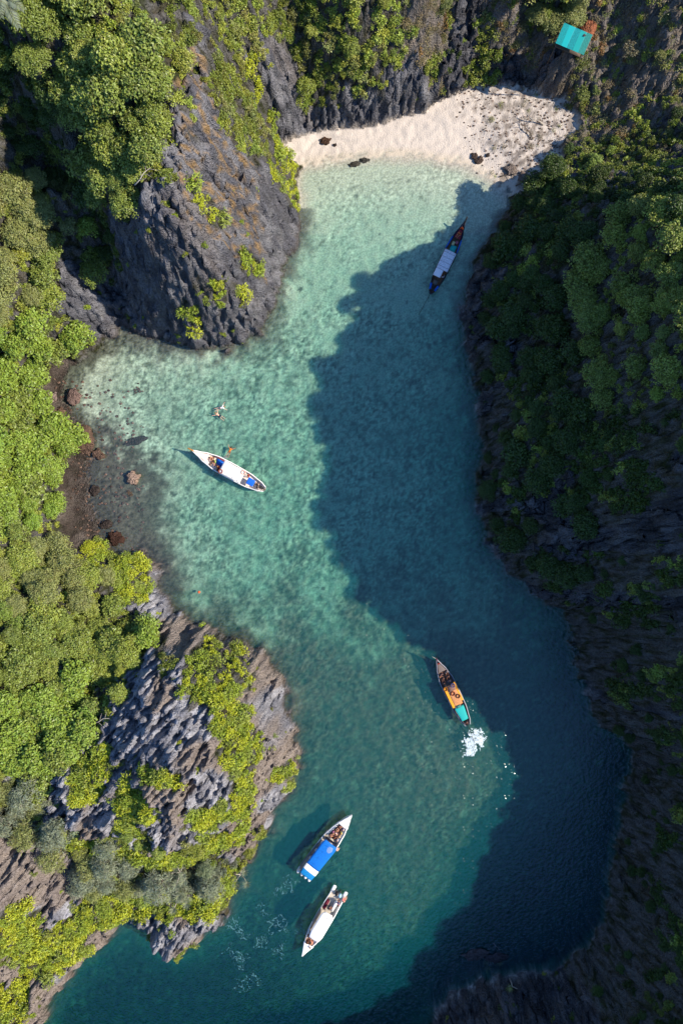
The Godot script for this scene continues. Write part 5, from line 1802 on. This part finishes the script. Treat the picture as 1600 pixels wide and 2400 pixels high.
func build_rocks():
	var shapes := []
	for i in 4: shapes.append(boulder_mesh(80 + i, 0.75))
	var brown := Color(0.52, 0.42, 0.36)
	var pale := Color(0.80, 0.68, 0.60)
	var dark := Color(0.33, 0.29, 0.27)
	var ochre := Color(0.48, 0.36, 0.18)
	var rows := [
		[-31.3, -5.1, 0.95, 0.9, 0.35, pale, "lone pale boulder standing out of the shallow water off the flat"],
		[-39.0, -10.8, 2.0, 1.7, 0.6, brown, "largest brown boulder at the forest edge, above the lone pale one"],
		[-40.2, -17.4, 0.95, 1.15, 0.45, Color(0.6, 0.5, 0.46), "rounded grey brown boulder in the shallows near the inlet"],
		[-42.2, -15.0, 0.7, 0.6, 0.4, brown, "small brown stone under the trees beside the inlet boulder"],
		[-43.4, -17.2, 0.8, 0.7, 0.4, Color(0.7, 0.62, 0.58), "light stone on the mud by the leaning trees"],
		[-42.8, -13.2, 0.6, 0.7, 0.35, ochre, "rusty stone at the upper end of the mud"],
		[-31.6, -10.8, 1.9, 0.75, -0.62, dark, "dark sunken slab lying in the shallows off the boulders"],
		[-32.1, -2.9, 0.7, 0.65, -0.45, ochre, "ochre sunken stone just below the lone pale boulder"],
		[-36.6, -8.7, 0.7, 0.9, 0.2, brown, "flat brown stone against the largest boulder"],
		[-37.2, -3.2, 0.6, 0.8, 0.1, dark, "dark stone in the middle of the weedy flat"],
		[-35.6, 1.9, 0.9, 0.6, 0.12, dark, "low dark stone on the lower weedy flat"],
		[-34.0, 4.0, 1.1, 0.9, 0.15, Color(0.36, 0.26, 0.22), "reddish stone at the lower end of the flat"],
		[-2.4, -55.9, 0.75, 0.5, 0.75, Color(0.42, 0.32, 0.26), "brown rock alone on the white sand near the shaded wall"],
		[-1.0, -55.4, 0.25, 0.22, 0.6, dark, "smallest dark stone on the sand beside the brown rock"],
		[1.9, -52.6, 0.8, 0.4, -0.05, Color(0.38, 0.36, 0.32), "dark wet stone at the waterline, western of two"],
		[3.5, -53.2, 0.65, 0.35, -0.03, Color(0.36, 0.35, 0.32), "dark wet stone at the waterline, eastern of two"],
		[20.0, -53.7, 0.5, 0.45, 0.5, Color(0.40, 0.34, 0.3), "upper stone of the dark cluster on the sand"],
		[20.8, -53.1, 0.6, 0.45, 0.5, Color(0.44, 0.37, 0.33), "lower stone of the dark cluster on the sand"],
		[20.4, -53.0, 0.35, 0.4, 0.48, dark, "smallest stone in the dark cluster on the sand"],
		[22.0, -53.8, 0.3, 0.25, 0.55, dark, "single dark stone east of the cluster on the sand"],
		[25.4, -51.5, 0.9, 0.7, 0.7, Color(0.62, 0.56, 0.52), "pale rock among roots at the beach end"],
		[27.2, -50.4, 0.7, 0.6, 0.9, Color(0.66, 0.58, 0.53), "cream rock among branches below the beach thicket"],
		[20.2, 66.8, 1.7, 0.7, 0.15, Color(0.4, 0.38, 0.4), "jagged dark rock just above the water in the deep shade"],
		[23.4, 67.3, 1.5, 0.6, 0.1, Color(0.33, 0.32, 0.35), "flat dark rock beside the jagged one in the deep shade"],
	]
	for i in rows.size():
		var r: Array = rows[i]
		var base := ground(r[0], r[1])
		var o := put("rock", shapes[i % 4], rock_mat(r[5]))
		var y: float = r[4]
		if y > 0.0 and base > 0.0: y = base + 0.12
		o.position = Vector3(r[0], y, r[1])
		o.rotation.y = i * 1.7
		if r[2] / r[3] > 1.4: o.rotation.y = 0.1
		o.scale = Vector3(r[2], minf(r[2], r[3]) * 0.95, r[3])
		tag(o, r[6], "rock", "loose rocks along the shore")
	var hp := Vector3(33.6, 0, -66.2)
	var o := put("rock", shapes[2], rock_mat(Color(0.72, 0.46, 0.34)))
	o.position = Vector3(hp.x, ground(hp.x, hp.z) + 0.9, hp.z)
	o.scale = Vector3(1.1, 1.5, 1.5)
	tag(o, "rusty orange boulder behind the teal roofed hut", "rock", "loose rocks along the shore")
	# pebbles and litter high on the beach, and stones on the flat
	var pebbles := []
	for k in 900:
		var x := rng.randf_range(17.0, 34.0)
		var z := rng.randf_range(-64.5, -50.0)
		if kinds[cell(x, z)] != SAND or rng.randf() > smoothstep(16.0, 25.0, x + (-57.0 - z) * 0.6): continue
		var s := rng.randf_range(0.03, 0.13)
		var t := rng.randf_range(0.7, 2.0)
		pebbles.append([Transform3D(Basis(Vector3.UP, rng.randf() * TAU).scaled(Vector3(s * 1.5, s * 0.6, s)), Vector3(x, ground(x, z) + 0.02, z)), Color(t, t * 0.9, t * 0.82)])
	for k in 420:
		var x := rng.randf_range(-44.0, -30.0)
		var z := rng.randf_range(-20.0, 6.0)
		var y := ground(x, z)
		if y < -0.7 or y > 0.8: continue
		var s := rng.randf_range(0.06, 0.22)
		var t := rng.randf_range(0.5, 1.5)
		pebbles.append([Transform3D(Basis(Vector3.UP, rng.randf() * TAU).scaled(Vector3(s * 1.3, s * 0.6, s)), Vector3(x, y + 0.02, z)), Color(t, t * 0.82, t * 0.7)])
	scatter("pebbles", boulder_low(), rock_mat(Color(0.5, 0.45, 0.42)), pebbles, "pebbles and coral rubble strewn over the sand and the flat")


func boulder_low() -> ArrayMesh:
	var m := SphereMesh.new()
	m.radial_segments = 7
	m.rings = 4
	m.radius = 1.0
	m.height = 2.0
	var a := m.get_mesh_arrays()
	var v: PackedVector3Array = a[Mesh.ARRAY_VERTEX]
	var st := begin()
	for i in a[Mesh.ARRAY_INDEX]: st.add_vertex(v[i] * (1.0 + 0.25 * sin(v[i].x * 5.0 + v[i].z * 7.0)))
	return finish(st)


func build_hut():
	var c := Vector3(31.0, 0, -63.2)
	var g := ground(c.x, c.z)
	var o := thing("hut", Vector3(c.x, g, c.z), atan2(-1.6, 3.7))
	var teal := flat_mat("hut_roof", Color(0.03, 0.58, 0.57), 0.55)
	var roof := Node3D.new()
	roof.name = "roof"
	o.add_child(roof, true)
	# five corrugated sheets side by side, each lapped a little over the next
	for k in 5:
		var st := begin()
		st.set_smooth_group(0)
		var n := 14
		for i in n:
			var xa := -2.05 + k * 0.82 + 0.84 * i / n
			var xb := xa + 0.84 / n
			var ya := 0.02 * sin(i * PI) + 0.03 * (i % 2) + k * 0.004
			var yb := 0.03 * ((i + 1) % 2) + k * 0.004
			quad(st, Vector3(xa, 2.75 + ya, -1.3), Vector3(xb, 2.75 + yb, -1.3), Vector3(xb, 2.2 + yb, 1.25), Vector3(xa, 2.2 + ya, 1.25))
			quad(st, Vector3(xa, 2.73 + ya, -1.3), Vector3(xa, 2.18 + ya, 1.25), Vector3(xb, 2.18 + yb, 1.25), Vector3(xb, 2.73 + yb, -1.3))
		put("roof_sheet", finish(st), color_mat([Color(0.02, 0.56, 0.56), Color(0.03, 0.60, 0.60), Color(0.02, 0.58, 0.60), Color(0.05, 0.56, 0.54), Color(0.16, 0.55, 0.50)][k], 0.5) if k % 2 else cloth([Color(0.02, 0.56, 0.56), Color(0), Color(0.04, 0.54, 0.55), Color(0), Color(0.16, 0.52, 0.48)][k]), roof)
	for s in [Vector2(-1.85, -1.1), Vector2(1.85, -1.1), Vector2(-1.85, 1.1), Vector2(1.85, 1.1)]: put("post", tube_mesh([Vector3(s.x, -2.0, s.y), Vector3(s.x, 2.65 if s.y < 0.0 else 2.2, s.y)], 0.07), mats.bark, o)
	for z in [-1.1, 1.1]: put("beam", box_mesh(Vector3(0, 2.6 if z < 0.0 else 2.13, z), Vector3(4.0, 0.1, 0.1)), mats.bark, o)
	put("floor", box_mesh(Vector3(0, 0.6, -0.3), Vector3(3.5, 0.12, 1.6)), mats.bark, o)
	put("back_wall", box_mesh(Vector3(0, 1.5, -1.12), Vector3(3.7, 2.0, 0.06)), mats.bark, o)
	tag(o, "small open hut with a teal corrugated metal roof on the scrub slope", "hut")


func build_foam():
	var flake := boulder_low()
	var rows := []
	# the spray behind the orange longtail: ragged froth, thinner over the churned middle, trailing off to one side
	var froth := fnl(0.75, 4, 93)
	for k in 11000:
		var p := Vector2(rng.randf_range(-2.6, 2.4), rng.randf_range(-2.2, 3.4))
		var far := Vector2((p.x - 0.1 + p.y * 0.25) / 1.75, (p.y - 0.25) / (2.0 if p.y < 0.5 or p.x > 0.0 else 2.7)).length()
		var f := froth.get_noise_2dv(p * 1.3) * 1.5
		var hole := smoothstep(0.8, 0.2, p.distance_to(Vector2(0.3, 0.75)))
		if rng.randf() > smoothstep(-0.45, 0.75, f * 0.5 - far * far * 1.05 + 0.62 - hole * 0.55): continue
		var s := rng.randf_range(0.012, 0.05)
		rows.append([Transform3D(Basis(Vector3.UP, rng.randf() * TAU).scaled(Vector3(s * 1.7, s * 0.6, s)), Vector3(20.0 + p.x, 0.015 + maxf(0.0, 0.22 - far * 0.2) * rng.randf(), 34.4 + p.y)), Color(1, 1, 1)])
	scatter("foam", flake, color_mat(Color(0.84, 0.89, 0.91), 0.5), rows, "white spray thrown up by the propeller of the orange longtail")
	# thin streaks of foam drifting in the channel and the speedboat's wake
	var streaks := [
		[Vector2(-17.5, 61.5), Vector2(-15.6, 63.2), Vector2(-12.6, 64.5)], [Vector2(-17.2, 65.5), Vector2(-15.5, 68.0), Vector2(-13.2, 69.0)], [Vector2(-12.8, 66.8), Vector2(-11.4, 64.3), Vector2(-10.6, 62.6)],
		[Vector2(-14.0, 69.8), Vector2(-12.2, 71.2)], [Vector2(-11.5, 61.5), Vector2(-9.2, 61.9), Vector2(-8.2, 63.9)], [Vector2(-13.0, 60.6), Vector2(-11.2, 60.4)], [Vector2(-7.0, 54.3), Vector2(-8.2, 56.2), Vector2(-9.6, 58.2)],
		[Vector2(-6.5, 62.8), Vector2(-5.6, 65.4)], [Vector2(-9.8, 65.4), Vector2(-8.2, 67.0)], [Vector2(-16.0, 70.5), Vector2(-14.5, 72.5)],
	]
	var wob := fnl(0.55, 3, 91)
	var st := begin()
	for s in streaks:
		for thread in 7:
			var off := Vector2(rng.randf_range(-0.7, 0.7), rng.randf_range(-0.7, 0.7))
			var from := rng.randf_range(0.0, 0.5)
			var to := from + rng.randf_range(0.25, 0.55)
			var last := []
			for q in 40:
				var t: float = lerpf(from, minf(to, 1.0), q / 39.0) * (s.size() - 1)
				var i := mini(int(t), s.size() - 2)
				var a: Vector2 = s[i]
				var e: Vector2 = s[i + 1]
				var p := a.lerp(e, t - i) + off
				p += Vector2(wob.get_noise_2dv(p * 1.6 + off * 9.0), wob.get_noise_2dv(p * 1.6 + Vector2(50, 50) + off * 7.0)) * 1.1
				var w := maxf(0.0, wob.get_noise_2dv(p * 5.0) + 0.22) * 0.13 * sin(PI * q / 39.0)
				var side := (e - a).orthogonal().normalized() * w
				var now := [Vector3(p.x + side.x, 0.012 + thread * 0.001, p.y + side.y), Vector3(p.x - side.x, 0.012 + thread * 0.001, p.y - side.y)]
				if q > 0 and w > 0.003: quad(st, last[0], now[0], now[1], last[1])
				last = now
	tag(put("foam", finish(st), color_mat(Color(0.27, 0.42, 0.45), 0.7)), "thin lacy streaks of foam drifting through the channel mouth", "", "", "stuff")
	var buoy := SphereMesh.new()
	buoy.radius = 0.2
	buoy.height = 0.4
	var o := put("buoy", buoy, color_mat(Color(0.8, 0.35, 0.2)))
	o.position = Vector3(-21.5, 0.05, 12.1)
	tag(o, "small orange float on the water off the headland reef", "buoy")


func branch(at: Vector3, turn: float, tilt: float, size: float, label: String, m: Material):
	var st := begin()
	st.set_smooth_group(0)
	tube(st, PackedVector3Array([Vector3.ZERO, Vector3(0.9, 0.15, 0.1), Vector3(1.8, 0.2, -0.1), Vector3(2.8, 0.35, 0.15)]), PackedFloat32Array([0.08, 0.065, 0.05, 0.02]))
	for k in 5:
		var x := 0.8 + k * 0.4
		var s := 1.0 if k % 2 == 0 else -1.0
		tube(st, PackedVector3Array([Vector3(x, 0.15, 0), Vector3(x + 0.35, 0.3, s * 0.35), Vector3(x + rng.randf_range(0.5, 0.9), rng.randf_range(0.2, 0.6), s * rng.randf_range(0.7, 1.1))]), PackedFloat32Array([0.035, 0.025, 0.01]), 5)
	var o := put("branch", finish(st, true), m)
	o.transform = Transform3D((Basis(Vector3.UP, turn) * Basis(Vector3.BACK, tilt)).scaled(Vector3.ONE * size), at)
	tag(o, label, "branch", "dead branches")


func on_ground(x: float, z: float, lift := 0.15) -> Vector3: return Vector3(x, ground(x, z) + lift, z)


func build_driftwood():
	branch(on_ground(34.0, -1.2, 0.6), -0.65, 0.1, 0.9, "bare white branch lying on the dark cliff face", mats.dead_wood)
	branch(on_ground(23.8, -50.6), 0.3, 0.0, 1.2, "grey fallen branch on the sand among the shade edge", mats.bark)
	branch(on_ground(26.2, -49.2), 0.5, 0.05, 1.3, "forked driftwood across the lower beach corner", mats.bark)
	branch(on_ground(28.5, -55.5), 2.2, 0.1, 1.1, "bare brown branch poking from the thicket onto the litter", mats.bark)
	branch(on_ground(30.0, -57.5), 2.8, 0.15, 1.2, "dry forked branch over the upper litter", mats.dead_wood)
	branch(on_ground(16.8, -61.8, 0.8), 2.0, -0.3, 1.0, "pale bare branch hanging at the wall above the sand", mats.dead_wood)
	branch(on_ground(-21.8, -34.5, 1.6), 0.7, 0.2, 0.9, "curved pale branch sticking out of the buttress scrub", mats.dead_wood)
	branch(on_ground(-33.5, 28.5, 2.0), 0.4, 0.2, 1.0, "thin bare branch above the dark hollow by the headland", mats.dead_wood)
	branch(on_ground(24.0, 68.2, 0.3), -0.8, 0.1, 0.6, "short white stick on the dark rock at the bottom", mats.dead_wood)
	branch(on_ground(49.0, 41.0, 0.8), 1.2, 0.2, 0.8, "long bare twig on the shaded eastern slope", mats.dead_wood)
